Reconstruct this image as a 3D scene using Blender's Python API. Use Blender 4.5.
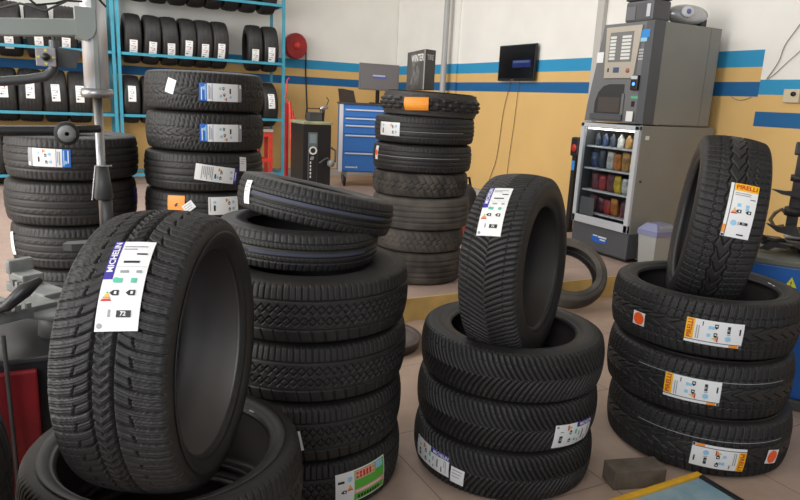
import bpy, bmesh, math, random
import numpy as np
from mathutils import Vector, Matrix
for o in list(bpy.data.objects): bpy.data.objects.remove(o)
random.seed(5)
PI = math.pi
SC = bpy.context.scene
COL = SC.collection
# ------------------------------------------------------------------ camera
cd = bpy.data.cameras.new('camera'); cam = bpy.data.objects.new('camera', cd); COL.objects.link(cam)
cd.sensor_width = 36.0; cd.lens = 656.0 / 800.0 * 36.0; cd.clip_start = 0.05; cd.clip_end = 100
_f = 656.0
def _cv(px, py): return Vector((px - 400.0, -(py - 250.0), -_f))
_a = _cv(1670, 162).normalized(); _b = _cv(50, 83).normalized()
_u = _a.cross(_b).normalized(); _b = _u.cross(_a)
RW = Matrix((_a, _b, _u))                        # camera axes -> world axes
cam.matrix_world = Matrix.Translation((0, 0, 1.3)) @ RW.to_4x4()
SC.camera = cam
# ------------------------------------------------------------------ world, lights, exposure
w = bpy.data.worlds.new('world'); SC.world = w; w.use_nodes = True
bg = w.node_tree.nodes['Background']; bg.inputs[0].default_value = (0.80, 0.88, 1.0, 1); bg.inputs[1].default_value = 0.55
def area(name, loc, aim, sx, sy, power, col):
    l = bpy.data.lights.new(name, 'AREA'); l.shape = 'RECTANGLE'; l.size = sx; l.size_y = sy; l.energy = power; l.color = col
    o = bpy.data.objects.new(name, l); COL.objects.link(o); o.location = loc
    o.rotation_euler = (Vector(aim) - Vector(loc)).to_track_quat('-Z', 'Y').to_euler(); return o
area('daylight_side_door', (-4.6, 3.2, 2.3), (3, 5.6, 1.2), 4.5, 3.4, 400, (1.0, 0.97, 0.93))
area('daylight_front_door', (-2.3, -1.1, 2.5), (0.4, 1.6, .6), 2.2, 2.2, 92, (0.93, 0.96, 1.0))
area('skylight', (0.6, 6.2, 3.85), (0.6, 6.2, 0), 4.0, 3.0, 115, (0.95, 0.97, 1.0))
SC.view_settings.view_transform = 'Standard'; SC.view_settings.look = 'None'
SC.view_settings.gamma = 1; SC.view_settings.use_curve_mapping = False
SC.view_settings.exposure = 0.0

# ------------------------------------------------------------------ materials
def lin(c):
    return tuple(((v / 255.0) / 12.92 if v / 255.0 <= 0.04045 else ((v / 255.0 + 0.055) / 1.055) ** 2.4) for v in c)
MATS = {}
def mat(name, rgb, rough=0.5, metal=0.0, var=0.0, vscale=8.0, bump=0.0, bscale=60.0, rgb2=None, spec=None, emit=None, trans=0.0, coat=0.0):
    if name in MATS: return MATS[name]
    m = bpy.data.materials.new(name); m.use_nodes = True; nt = m.node_tree; N = nt.nodes; L = nt.links
    p = N['Principled BSDF']; c = lin(rgb)
    p.inputs['Base Color'].default_value = (*c, 1); p.inputs['Roughness'].default_value = rough; p.inputs['Metallic'].default_value = metal
    if spec is not None: p.inputs['Specular IOR Level'].default_value = spec
    if trans: p.inputs['Transmission Weight'].default_value = trans
    if coat: p.inputs['Coat Weight'].default_value = coat
    if emit: p.inputs['Emission Color'].default_value = (*lin(emit[0]), 1); p.inputs['Emission Strength'].default_value = emit[1]
    if var or rgb2 or bump: tc = N.new('ShaderNodeTexCoord')
    if var or rgb2:
        n = N.new('ShaderNodeTexNoise'); n.inputs['Scale'].default_value = vscale; n.inputs['Detail'].default_value = 5
        L.new(tc.outputs['Object'], n.inputs['Vector'])
        r = N.new('ShaderNodeValToRGB'); r.color_ramp.elements[0].position = 0.38; r.color_ramp.elements[1].position = 0.66
        c2 = lin(rgb2) if rgb2 else tuple(min(1, v * (1 + var)) for v in c)
        c1 = c if rgb2 else tuple(v * (1 - var) for v in c)
        r.color_ramp.elements[0].color = (*c1, 1); r.color_ramp.elements[1].color = (*c2, 1)
        L.new(n.outputs['Fac'], r.inputs['Fac']); L.new(r.outputs['Color'], p.inputs['Base Color'])
    if bump:
        n2 = N.new('ShaderNodeTexNoise'); n2.inputs['Scale'].default_value = bscale; n2.inputs['Detail'].default_value = 3
        L.new(tc.outputs['Object'], n2.inputs['Vector'])
        b = N.new('ShaderNodeBump'); b.inputs['Strength'].default_value = bump; b.inputs['Distance'].default_value = 0.004
        L.new(n2.outputs['Fac'], b.inputs['Height']); L.new(b.outputs['Normal'], p.inputs['Normal'])
    MATS[name] = m; return m
def wall_mat(name, ramps, split=None, bump=0.05):
    """horizontal painted bands by world height; ramps = list of [(z_start, rgb), ...]; split = y where the second set ends"""
    m = bpy.data.materials.new(name); m.use_nodes = True; nt = m.node_tree; N = nt.nodes; L = nt.links; p = N['Principled BSDF']
    p.inputs['Roughness'].default_value = 0.62; p.inputs['Specular IOR Level'].default_value = 0.3
    tc = N.new('ShaderNodeTexCoord'); sx = N.new('ShaderNodeSeparateXYZ'); L.new(tc.outputs['Object'], sx.inputs[0])
    dv = N.new('ShaderNodeMath'); dv.operation = 'DIVIDE'; dv.inputs[1].default_value = 4.0; L.new(sx.outputs['Z'], dv.inputs[0])
    outs = []
    for rp in ramps:
        r = N.new('ShaderNodeValToRGB'); cr = r.color_ramp; cr.interpolation = 'CONSTANT'
        cr.elements[0].position = 0; cr.elements[0].color = (*lin(rp[0][1]), 1)
        cr.elements[1].position = rp[1][0] / 4; cr.elements[1].color = (*lin(rp[1][1]), 1)
        for z, c in rp[2:]:
            e = cr.elements.new(z / 4); e.color = (*lin(c), 1)
        L.new(dv.outputs[0], r.inputs['Fac']); outs.append(r.outputs['Color'])
    if split is not None:
        gt = N.new('ShaderNodeMath'); gt.operation = 'GREATER_THAN'; gt.inputs[1].default_value = split; L.new(sx.outputs['Y'], gt.inputs[0])
        mx = N.new('ShaderNodeMix'); mx.data_type = 'RGBA'; L.new(gt.outputs[0], mx.inputs['Factor']); L.new(outs[1], mx.inputs['A']); L.new(outs[0], mx.inputs['B'])
        out = mx.outputs['Result']
    else: out = outs[0]
    n = N.new('ShaderNodeTexNoise'); n.inputs['Scale'].default_value = 2.2; n.inputs['Detail'].default_value = 6; L.new(tc.outputs['Object'], n.inputs['Vector'])
    mr = N.new('ShaderNodeMapRange'); mr.inputs['From Min'].default_value = 0.3; mr.inputs['From Max'].default_value = 0.7
    mr.inputs['To Min'].default_value = 0.94; mr.inputs['To Max'].default_value = 1.02; L.new(n.outputs['Fac'], mr.inputs['Value'])
    ml = N.new('ShaderNodeVectorMath'); ml.operation = 'SCALE'; L.new(out, ml.inputs[0]); L.new(mr.outputs[0], ml.inputs['Scale'])
    L.new(ml.outputs[0], p.inputs['Base Color'])
    n2 = N.new('ShaderNodeTexNoise'); n2.inputs['Scale'].default_value = 40; L.new(tc.outputs['Object'], n2.inputs['Vector'])
    b = N.new('ShaderNodeBump'); b.inputs['Strength'].default_value = bump; b.inputs['Distance'].default_value = 0.01
    L.new(n2.outputs['Fac'], b.inputs['Height']); L.new(b.outputs['Normal'], p.inputs['Normal'])
    return m
def floor_mat(name, c1, c2, joint, tile=0.6, ox=0.1, oy=0.1):
    m = bpy.data.materials.new(name); m.use_nodes = True; nt = m.node_tree; N = nt.nodes; L = nt.links; p = N['Principled BSDF']
    p.inputs['Roughness'].default_value = 0.5; p.inputs['Specular IOR Level'].default_value = 0.35
    tc = N.new('ShaderNodeTexCoord'); mp = N.new('ShaderNodeMapping'); mp.inputs['Location'].default_value = (ox, oy, 0); L.new(tc.outputs['Object'], mp.inputs[0])
    br = N.new('ShaderNodeTexBrick'); br.offset = 0.0; br.inputs['Scale'].default_value = 1.0
    br.inputs['Brick Width'].default_value = tile; br.inputs['Row Height'].default_value = tile; br.inputs['Mortar Size'].default_value = 0.0028
    br.inputs['Color1'].default_value = (*lin(c1), 1); br.inputs['Color2'].default_value = (*lin(c2), 1); br.inputs['Mortar'].default_value = (*lin(joint), 1)
    L.new(mp.outputs[0], br.inputs['Vector'])
    n = N.new('ShaderNodeTexNoise'); n.inputs['Scale'].default_value = 3.0; n.inputs['Detail'].default_value = 8; n.inputs['Roughness'].default_value = 0.65
    L.new(tc.outputs['Object'], n.inputs['Vector'])
    mr = N.new('ShaderNodeMapRange'); mr.inputs['From Min'].default_value = 0.3; mr.inputs['From Max'].default_value = 0.7
    mr.inputs['To Min'].default_value = 0.78; mr.inputs['To Max'].default_value = 1.08; L.new(n.outputs['Fac'], mr.inputs['Value'])
    ml = N.new('ShaderNodeVectorMath'); ml.operation = 'SCALE'; L.new(br.outputs['Color'], ml.inputs[0]); L.new(mr.outputs[0], ml.inputs['Scale'])
    L.new(ml.outputs[0], p.inputs['Base Color'])
    return m

# ------------------------------------------------------------------ mesh helpers
class MB:
    """collects boxes, tubes, lathes and prisms; build() links them as one mesh object"""
    def __init__(s): s.v = []; s.f = []; s.m = []; s.sm = []
    def add(s, vs, fs, mi=0, smooth=False):
        o = len(s.v); s.v += [tuple(v) for v in vs]
        for f in fs: s.f.append([i + o for i in f]); s.m.append(mi); s.sm.append(smooth)
        return s
    def box(s, c, d, mi=0, M=None, bev=0.0):
        x, y, z = (d[0] / 2, d[1] / 2, d[2] / 2); b = min(bev, x * .9, y * .9, z * .9)
        M = M or Matrix.Identity(3); C = Vector(c)
        if b <= 0:
            vs = [C + M @ Vector((i * x, j * y, k * z)) for k in (-1, 1) for j in (-1, 1) for i in (-1, 1)]
            fs = [(0, 2, 3, 1), (4, 5, 7, 6), (0, 1, 5, 4), (2, 6, 7, 3), (0, 4, 6, 2), (1, 3, 7, 5)]
            return s.add(vs, fs, mi)
        bm = bmesh.new(); bmesh.ops.create_cube(bm, size=1.0)
        for v in bm.verts: v.co = Vector((v.co.x * 2 * x, v.co.y * 2 * y, v.co.z * 2 * z))
        bmesh.ops.bevel(bm, geom=list(bm.edges), offset=b, segments=2, profile=0.6, affect='EDGES')
        bm.verts.ensure_lookup_table()
        vs = [C + M @ v.co for v in bm.verts]; fs = [[v.index for v in f.verts] for f in bm.faces]; bm.free()
        return s.add(vs, fs, mi)
    def b2(s, x0, x1, y0, y1, z0, z1, mi=0, bev=0.0):
        return s.box(((x0 + x1) / 2, (y0 + y1) / 2, (z0 + z1) / 2), (abs(x1 - x0), abs(y1 - y0), abs(z1 - z0)), mi, None, bev)
    def tube(s, pts, r, n=12, mi=0, cap=True):
        pts = [Vector(p) for p in pts]; rr = r if isinstance(r, (list, tuple)) else [r] * len(pts)
        rings = []; prev = None
        for i, p in enumerate(pts):
            t = (pts[min(i + 1, len(pts) - 1)] - pts[max(i - 1, 0)]).normalized()
            if prev is None:
                a = t.orthogonal().normalized()
            else:
                a = (prev - t * prev.dot(t)); a = a.normalized() if a.length > 1e-6 else t.orthogonal().normalized()
            prev = a; b = t.cross(a)
            rings.append([p + (a * math.cos(2 * PI * k / n) + b * math.sin(2 * PI * k / n)) * rr[i] for k in range(n)])
        vs = [v for R in rings for v in R]; fs = []
        for i in range(len(pts) - 1):
            for k in range(n):
                k2 = (k + 1) % n; fs.append((i * n + k, i * n + k2, (i + 1) * n + k2, (i + 1) * n + k))
        s.add(vs, fs, mi, True)
        if cap:
            s.add(rings[0], [tuple(range(n))[::-1]], mi); s.add(rings[-1], [tuple(range(n))], mi)
        return s
    def lathe(s, prof, n=32, mi=0, c=(0, 0, 0), M=None, smooth=True, sx=1.0, sy=1.0):
        M = M or Matrix.Identity(3); C = Vector(c); vs = []
        for (r, z) in prof:
            for k in range(n):
                a = 2 * PI * k / n; vs.append(C + M @ Vector((r * sx * math.cos(a), r * sy * math.sin(a), z)))
        fs = []
        for i in range(len(prof) - 1):
            for k in range(n):
                k2 = (k + 1) % n; fs.append((i * n + k, i * n + k2, (i + 1) * n + k2, (i + 1) * n + k))
        return s.add(vs, fs, mi, smooth)
    def prism(s, poly, c, ux, uy, depth, mi=0):
        """extrude polygon (list of 2D) lying in plane (ux,uy) at c along ux x uy"""
        ux = Vector(ux); uy = Vector(uy); n = ux.cross(uy).normalized() * depth; C = Vector(c)
        a = [C + ux * p[0] + uy * p[1] for p in poly]; b = [v + n for v in a]; k = len(poly)
        fs = [tuple(range(k))[::-1], tuple(range(k, 2 * k))] + [(i, (i + 1) % k, k + (i + 1) % k, k + i) for i in range(k)]
        return s.add(a + b, fs, mi)
    def build(s, name, mats, parent=None, loc=None):
        me = bpy.data.meshes.new(name); me.from_pydata(s.v, [], s.f)
        if not isinstance(mats, (list, tuple)): mats = [mats]
        for m in mats: me.materials.append(m)
        me.polygons.foreach_set('material_index', s.m); me.polygons.foreach_set('use_smooth', s.sm); me.update()
        return link(name, me, parent, loc)
def link(name, me, parent=None, loc=None, M=None):
    o = bpy.data.objects.new(name, me); COL.objects.link(o)
    if parent: o.parent = parent
    if M is not None: o.matrix_local = M
    elif loc is not None: o.location = loc
    return o
def thing(name, label, cat, loc=(0, 0, 0), group=None, rot=None):
    o = bpy.data.objects.new(name, None); COL.objects.link(o); o.empty_display_size = 0.1
    o.location = loc
    if rot is not None: o.rotation_euler = rot
    o['label'] = label; o['category'] = cat
    if group: o['group'] = group
    return o
def tag(o, label, cat, group=None):
    o['label'] = label; o['category'] = cat
    if group: o['group'] = group
    return o
def struct(o): o['kind'] = 'structure'; return o
def rotz(a): return Matrix.Rotation(a, 3, 'Z')
def plab(o, t): o['label'] = t; return o
def text_mesh(txt, size, align='CENTER', bold=True):
    cu = bpy.data.curves.new('t', 'FONT'); cu.body = txt; cu.size = size; cu.align_x = align; cu.align_y = 'CENTER'
    cu.resolution_u = 2
    if bold: cu.offset = size * 0.022
    o = bpy.data.objects.new('t', cu); COL.objects.link(o)
    dg = bpy.context.evaluated_depsgraph_get(); dg.update()
    me = bpy.data.meshes.new_from_object(o.evaluated_get(dg))
    vs = [v.co.copy() for v in me.vertices]; fs = [list(p.vertices) for p in me.polygons]
    bpy.data.objects.remove(o); bpy.data.curves.remove(cu); bpy.data.meshes.remove(me)
    return vs, fs
def add_text(mb, txt, size, c, ux, uy, mi=0, stretch=1.0, align='CENTER', lift=0.0):
    vs, fs = text_mesh(txt, size, align); ux = Vector(ux).normalized(); uy = Vector(uy).normalized(); n = ux.cross(uy)
    mb.add([Vector(c) + ux * (v.x * stretch) + uy * v.y + n * lift for v in vs], fs, mi)

# common materials
M_rub = mat('tyre_rubber', (42, 42, 43), 0.62, var=0.16, vscale=9, bump=0.25, bscale=220, spec=0.42)
M_tread = mat('tyre_tread_rubber', (38, 37, 36), 0.56, var=0.16, vscale=12, bump=0.12, bscale=200, spec=0.45)
M_side = mat('sidewall_rubber', (42, 42, 42), 0.50, var=0.14, vscale=5, bump=0.15, bscale=120, spec=0.45)
M_liner = mat('inner_liner_rubber', (60, 56, 54), 0.55, var=0.12, vscale=4, spec=0.4)
M_worn = mat('worn_rubber', (74, 71, 67), 0.8, bump=0.35, bscale=90, rgb2=(102, 97, 90), vscale=6, spec=0.25)
M_worn2 = mat('dusty_rubber', (60, 57, 54), 0.8, bump=0.35, bscale=90, rgb2=(88, 82, 76), vscale=9, spec=0.25)
M_white = mat('label_paper', (232, 233, 232), 0.45)
M_paper2 = mat('label_paper_speckled', (205, 206, 204), 0.5, rgb2=(150, 152, 152), vscale=60)
M_ink = mat('label_ink_black', (30, 30, 32), 0.5)
M_grey = mat('label_ink_grey', (150, 152, 156), 0.5)
M_navy = mat('label_violet_blue', (52, 40, 150), 0.45)
M_blue = mat('label_bright_blue', (36, 104, 196), 0.45)
M_yel = mat('label_yellow', (250, 188, 30), 0.45)
M_red = mat('label_red', (190, 40, 30), 0.45)
M_org = mat('label_orange', (244, 150, 48), 0.45)
M_grn = mat('label_green', (86, 178, 60), 0.45)
M_teal = mat('label_teal', (90, 190, 160), 0.45)
M_dust = mat('faded_paint_line', (62, 67, 84), 0.7)
M_lbl = mat('label_pale_blue', (150, 200, 228), 0.45)
M_forg = mat('label_fluorescent_orange', (255, 98, 40), 0.4)
M_pink = mat('label_pink_red', (232, 160, 150), 0.45)
LM = [M_white, M_ink, M_grey, M_navy, M_blue, M_yel, M_red, M_org, M_grn, M_teal, M_lbl, M_forg, M_pink, M_paper2, M_dust]
W_, K_, G_, NV, BL, YE, RE, OR, GR, TE, LB, FO, PK, SP, DU = range(15)

# ------------------------------------------------------------------ the setting
YEL = (222, 184, 118); LBL = (52, 150, 196); DBL = (34, 100, 152); WHT = (240, 238, 231)
bandsA = [(0, (150, 150, 146)), (0.24, YEL), (1.445, DBL), (1.555, YEL), (1.67, LBL), (1.785, WHT)]
bandsR = [(0, (150, 150, 146)), (0.24, YEL), (1.225, DBL), (1.33, YEL), (1.462, LBL), (1.575, WHT)]
XB, YA, ZP = 4.75, 9.28, 0.14
struct(MB().b2(-6.5, XB + .2, YA, YA + .2, -0.1, 4.0).build('wall_back', wall_mat('banded_wall_back', [bandsA])))
struct(MB().b2(XB, XB + .2, -4.0, YA, -0.1, 4.0).build('wall_right', wall_mat('banded_wall_right', [bandsA, bandsR], split=3.285)))
M_ceil = mat('ceiling_paint', (205, 203, 196), 0.8)
struct(MB().b2(-6.5, XB + .2, -4.0, YA + .2, 4.0, 4.1).build('ceiling', M_ceil))
F1m = floor_mat('floor_tiles', (188, 165, 148), (182, 159, 143), (142, 122, 110), 0.6, 0.12, 0.3)
F2m = floor_mat('platform_tiles', (186, 163, 150), (178, 156, 144), (150, 132, 122), 0.6, 0.12, 0.0)
struct(MB().b2(-6.5, XB, -4.0, 3.3, -0.1, 0.0).build('floor', F1m))
struct(MB().b2(-6.5, XB, 3.31, YA, -0.1, ZP).build('floor', F2m)).name = 'floor_platform'
M_kerb = mat('kerb_yellow_paint', (222, 190, 118), 0.7, rgb2=(196, 166, 104), vscale=7)
struct(MB().b2(-6.5, XB, 3.30, 3.31, -0.1, ZP + 0.001).build('trim_1', M_kerb))
M_base = mat('baseboard_grey', (176, 172, 166), 0.6)
struct(MB().b2(XB - .012, XB, 3.31, YA, ZP, 0.235).build('baseboard_right', M_base))
struct(MB().b2(-6.5, XB - .012, YA - .012, YA, ZP, 0.235).build('baseboard_back', M_base))
# shallow pilaster step in the right wall, conduit pipe and drop pipe
struct(MB().b2(XB - .03, XB, 7.55, YA - .012, 0.235, 4.0).build('trim_2', wall_mat('banded_pilaster', [bandsA])))

# ------------------------------------------------------------------ tyre maker
def tri(x): return 2 * np.abs(x - np.floor(x + 0.5)) * 2 - 1
def gr(d, wd, soft): return np.clip((wd / 2 - np.abs(d)) / soft + 0.5, 0, 1)
def cyc(ph): return ph - np.floor(ph + 0.5)      # distance from nearest integer, -.5..+.5
def pat_chevron(U, V, n=104):
    a = np.abs(V)
    ph = U * n + 3.0 * a - 0.9 * a ** 2 + np.where(V > 0, 0.5, 0.0)
    g = gr(cyc(ph), 0.30, 0.10)
    g = np.maximum(g, 0.6 * gr(a - 0.70, 0.03, 0.02) * (np.abs(cyc(ph * 0.5)) < 0.3))
    return g
def pat_alpin(U, V, n=52):
    a = np.abs(V); g = np.maximum(gr(V - 0.20, 0.066, 0.02), gr(V + 0.20, 0.066, 0.02))
    sh = np.where(V > 0, 0.5, 0.0); x = np.clip(a - 0.2, 0, 2)
    ph = U * n - 0.80 * (1 - np.exp(-2.6 * x)) + sh; fr = ph - np.floor(ph)
    out = gr(cyc(ph), 0.13, 0.05) * (a > 0.2) * np.where(a > 0.62, 0.7, 1.0)
    step = gr(a - 0.52 - 0.10 * (fr - 0.5), 0.036, 0.012) * (fr > 0.42)
    mid = 0.55 * gr(cyc(ph + 0.5), 0.07, 0.05) * (a > 0.2)
    sip = 0.26 * gr(cyc(ph * 6), 0.30, 0.2) * (a > 0.22)
    sip2 = 0.16 * gr(cyc(a * 26), 0.28, 0.2) * (a > 0.22)
    pc = U * n * 2 + 0.9 * a / 0.2 + np.where(V > 0, 0.25, 0.0)
    cen = 0.85 * gr(cyc(pc), 0.10, 0.06) * (a < 0.175) * ((a > 0.03) | (V > 0))
    cen = np.maximum(cen, 0.3 * gr(cyc(pc * 2 + 0.5), 0.22, 0.15) * (a < 0.18))
    return np.maximum.reduce([g, out, step, mid, sip, sip2, cen])
def pat_winter(U, V, n=76):
    a = np.abs(V); z = 0.04 * tri(U * n / 2)
    g = np.maximum(gr(V - 0.26 - z, 0.05, 0.02), gr(V + 0.26 - z, 0.05, 0.02))
    ph = U * n - 0.55 * np.clip(a - 0.25, 0, 2) + np.where(V > 0, 0.5, 0)
    out = gr(cyc(ph), 0.16, 0.06) * (a > 0.27)
    brk = gr(a - 0.58 - 0.06 * tri(ph), 0.03, 0.015) * (np.abs(cyc(ph)) > 0.12)
    pc = U * n * 0.5 - 0.9 * a / 0.26
    cen = gr(cyc(pc), 0.12, 0.05) * (a < 0.24)
    sip = 0.28 * gr(cyc(ph * 4), 0.3, 0.2) * (a > 0.28)
    return np.maximum.reduce([g, out, 0.7 * brk, cen, sip])
def pat_ht(U, V, n=68):
    a = np.abs(V); g = 0 * V + 0 * U
    for c in (0.55, -0.58): g = np.maximum(g, gr(V - c, 0.035, 0.015))
    z = 0.16 * tri(U * 42)
    for c, sg in ((0.20, 1), (0.20, -1), (-0.24, 1), (-0.24, -1)): g = np.maximum(g, 0.65 * gr(V - c - sg * z * 1.05, 0.060, 0.02))
    g = np.maximum(g, 0.8 * gr(cyc(U * 112), 0.15, 0.06) * (V > 0.57))
    g = np.maximum(g, 0.7 * gr(cyc(U * 56 + 0.4 * V), 0.12, 0.06) * (V < -0.64))
    return g
def pat_rib(U, V, n=80):
    g = 0 * V
    for c in (-0.56, -0.19, 0.19, 0.56): g = np.maximum(g, gr(V - c, 0.075, 0.03))
    a = np.abs(V)
    g = np.maximum(g, 0.7 * gr(cyc(U * n + 0.3 * a + np.where(V > 0, 0.5, 0)), 0.14, 0.1) * (a > 0.64))
    g = np.maximum(g, 0.45 * gr(cyc(U * n * 1.5 + 1.2 * V), 0.14, 0.1) * (a < 0.52) * (a > 0.24))
    return g
def pat_worn(U, V, n=40):
    g = 0 * V
    for c in (-0.6, -0.22, 0.22, 0.6): g = np.maximum(g, gr(V - c, 0.10, 0.04))
    return g
def pat_wornblock(U, V, n=44):
    z = 0.16 * tri(U * n)
    g = np.maximum(gr(V - 0.25 - z, 0.12, 0.05), gr(V + 0.25 + z, 0.12, 0.05))
    return np.maximum(g, 0.8 * gr(cyc(U * n + 0.9 * V), 0.20, 0.10) * (np.abs(V) > 0.3))
def pat_knob(U, V, n=24):
    g = 0 * V + 1.0
    for i, c in enumerate((-0.85, -0.42, 0.0, 0.42, 0.85)):
        kn = (1 - gr(cyc(U * n + 0.5 * (i % 2)), 0.34, 0.10)) * gr(V - c, 0.31, 0.06)
        g = np.minimum(g, 1 - kn)
    return g
def section(D, W, r, crown=0.010, tf=0.41):
    R = D / 2; H = R - r; th = tf * W
    def tread(s):
        a = np.abs(s); t = np.clip((a - 1) / 0.35, 0, 1)
        P0 = (th, R - crown); P1 = (th + 0.75 * (0.488 * W - th), R - crown - 0.003); P2 = (0.488 * W, R - crown - 0.034)
        x = np.where(a <= 1, a * th, (1 - t) ** 2 * P0[0] + 2 * t * (1 - t) * P1[0] + t * t * P2[0])
        y = np.where(a <= 1, R - crown * a ** 2.4, (1 - t) ** 2 * P0[1] + 2 * t * (1 - t) * P1[1] + t * t * P2[1])
        return x * np.sign(s), y
    sw = [(0.488 * W, R - crown - 0.034), (0.499 * W, R - 0.5 * H), (0.4955 * W, R - 0.56 * H), (0.497 * W, R - 0.58 * H), (0.484 * W, R - 0.70 * H), (0.462 * W, R - 0.82 * H), (0.445 * W, R - 0.87 * H), (0.447 * W, R - 0.885 * H), (0.436 * W, R - 0.93 * H), (0.415 * W, r + 0.003), (0.395 * W, r), (0.37 * W, r + 0.004)]
    li = [(0.37 * W, r + 0.004), (0.385 * W, r + 0.1 * H), (0.43 * W, r + 0.3 * H), (0.465 * W, r + 0.52 * H), (0.46 * W, r + 0.7 * H), (0.40 * W, R - 0.030), (0.30 * W, R - 0.022), (0.12 * W, R - 0.019), (0, R - 0.019)]
    return tread, sw, li, R
def grid_mesh(name, X, Y, Z, material, closed=True):
    """X,Y,Z arrays [nu, nv], u closed"""
    nu, nv = X.shape
    co = np.stack([X, Y, Z], -1).reshape(-1, 3).astype(np.float32)
    i = np.arange(nu)[:, None]; j = np.arange(nv - 1)[None, :]; i2 = (i + 1) % nu
    q = np.stack([i * nv + j, i2 * nv + j, i2 * nv + j + 1, i * nv + j + 1], -1).reshape(-1, 4).astype(np.int32)
    me = bpy.data.meshes.new(name); me.vertices.add(len(co)); me.vertices.foreach_set('co', co.ravel())
    me.loops.add(q.size); me.loops.foreach_set('vertex_index', q.ravel())
    me.polygons.add(len(q)); me.polygons.foreach_set('loop_start', np.arange(0, q.size, 4, dtype=np.int32)); me.polygons.foreach_set('loop_total', np.full(len(q), 4, dtype=np.int32))
    me.polygons.foreach_set('use_smooth', np.ones(len(q), dtype=bool)); me.update(calc_edges=True); me.materials.append(material)
    return me
def ring_mesh(name, prof, n, material):
    th = np.linspace(0, 2 * PI, n, endpoint=False)[:, None]; a = np.array([p[0] for p in prof])[None, :]; rr = np.array([p[1] for p in prof])[None, :]
    return grid_mesh(name, rr * np.cos(th), rr * np.sin(th), a + 0 * th, material)
class TyreKind:
    def __init__(s, key, D, W, r, pat, step, depth=0.0065, crown=0.010, mt=None, ms=None, ml=None, tf=0.41, flip=1, one=False):
        s.D, s.W, s.r = D, W, r; tr, sw, li, R = section(D, W, r, crown, tf); s.tr = tr; s.tf = tf; s.R = R
        mt = mt or M_tread; ms = ms or M_side; ml = ml or M_liner
        nu = int(PI * D / step); nv = int(2.7 * tf * W / step)
        S = np.linspace(-1.35, 1.35, nv)[None, :]; Un = (np.arange(nu) / nu)[:, None]
        g = pat(Un + 0 * S, S * flip + 0 * Un) if pat else 0 * (Un + S)
        fade = np.clip((1.22 - np.abs(S)) / 0.14, 0, 1)
        x, y = tr(S); rad = y - depth * g * fade + 0 * Un; th = Un * 2 * PI
        neg = lambda P: [(-p[0], p[1]) for p in P][::-1]
        s.one = one
        if one:
            full = ring_mesh('b', sw + li[1:] + neg(sw + li[1:])[1:], 72, ms)
            # close the carcass: join tread grid and rings in one mesh
            t = grid_mesh('tyre_body', rad * np.cos(th), rad * np.sin(th), x + 0 * Un, mt)
            bm = bmesh.new(); bm.from_mesh(t); bm.from_mesh(full); bm.to_mesh(t); bm.free(); s.body = t
        else:
            s.tread = grid_mesh('tread', rad * np.cos(th), rad * np.sin(th), x + 0 * Un, mt)
            s.side1 = ring_mesh('sidewall', sw, 160, ms); s.side2 = ring_mesh('sidewall', neg(sw), 160, ms)
            s.liner = ring_mesh('inner_liner', li + neg(li)[1:], 120, ml)
    def place(s, label, c, M=None, spin=0.0, group=None, name='car_tyre', cat='tyre'):
        M3 = (M or Matrix.Identity(3)) @ rotz(spin)
        T = Matrix.Translation(c) @ M3.to_4x4()
        if s.one:
            root = bpy.data.objects.new(name, s.body); COL.objects.link(root); root.matrix_world = T
        else:
            root = bpy.data.objects.new(name, None); COL.objects.link(root); root.empty_display_size = 0.1; root.matrix_world = T
            for nm, me in (('tread', s.tread), ('sidewall', s.side1), ('sidewall', s.side2), ('inner_liner', s.liner)):
                link(nm, me, root)
        tag(root, label, cat, group); root['_spin'] = spin
        return root
def axis_frame(yaw, tilt):
    yaw = math.radians(yaw); tilt = math.radians(tilt)
    a = Vector((math.cos(yaw) * math.cos(tilt), math.sin(yaw) * math.cos(tilt), math.sin(tilt)))
    x = Vector((0, 0, 1)) - a * a.z
    x.normalize(); y = a.cross(x); return Matrix((x, y, a)).transposed()

# label designs: elements in portrait coordinates, centred, metres
def rect(x0, y0, x1, y1, m): return ('r', x0, y0, x1, y1, m)
def design_violet(w, h):          # white label, violet blue strip with MICHELIN down the left of its upper part
    e = [rect(-w/2, -h/2, w/2, h/2, W_), rect(-w/2, h*0.02, -w/2+.018, h/2, NV), ('t', 'MICHELIN', -w/2+.0095, h*0.29, 0.0165, W_, 90)]
    e += [rect(-w/2+.022, h/2-.016, w/2-.012, h/2-.013, G_), rect(-w/2+.022, h/2-.023, w/2-.03, h/2-.020, G_), rect(w/2-.028, h/2-.036, w/2-.008, h/2-.032, K_), rect(-w/2+.030, h/2-.056, w/2-.018, h/2-.051, K_)]
    e += [rect(-w/2, h*0.16, w/2, h*0.163, G_), rect(-.010, h*0.09, .006, h*0.12, G_), rect(.02, h*0.09, .03, h*0.12, G_)]
    e += [rect(-.012, -.004-h*.0, -.002, .006, TE), ('g', -.014, 0.002, .006, TE), rect(.014, -.004, .024, .006, TE)]
    e += [('a', -.012, -.024, .009, K_), ('a', .018, -.024, .009, K_), ('e', -w/2+.014, -.040, .020)]
    e += [rect(-.002, -.071, .024, -.058, K_), ('t', '72', .010, -.0645, .011, W_, 0), rect(-.018, -.070, -.014, -.056, G_), ('g', -w/2+.008, -h/2+.010, .005, G_)]
    return e
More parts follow.
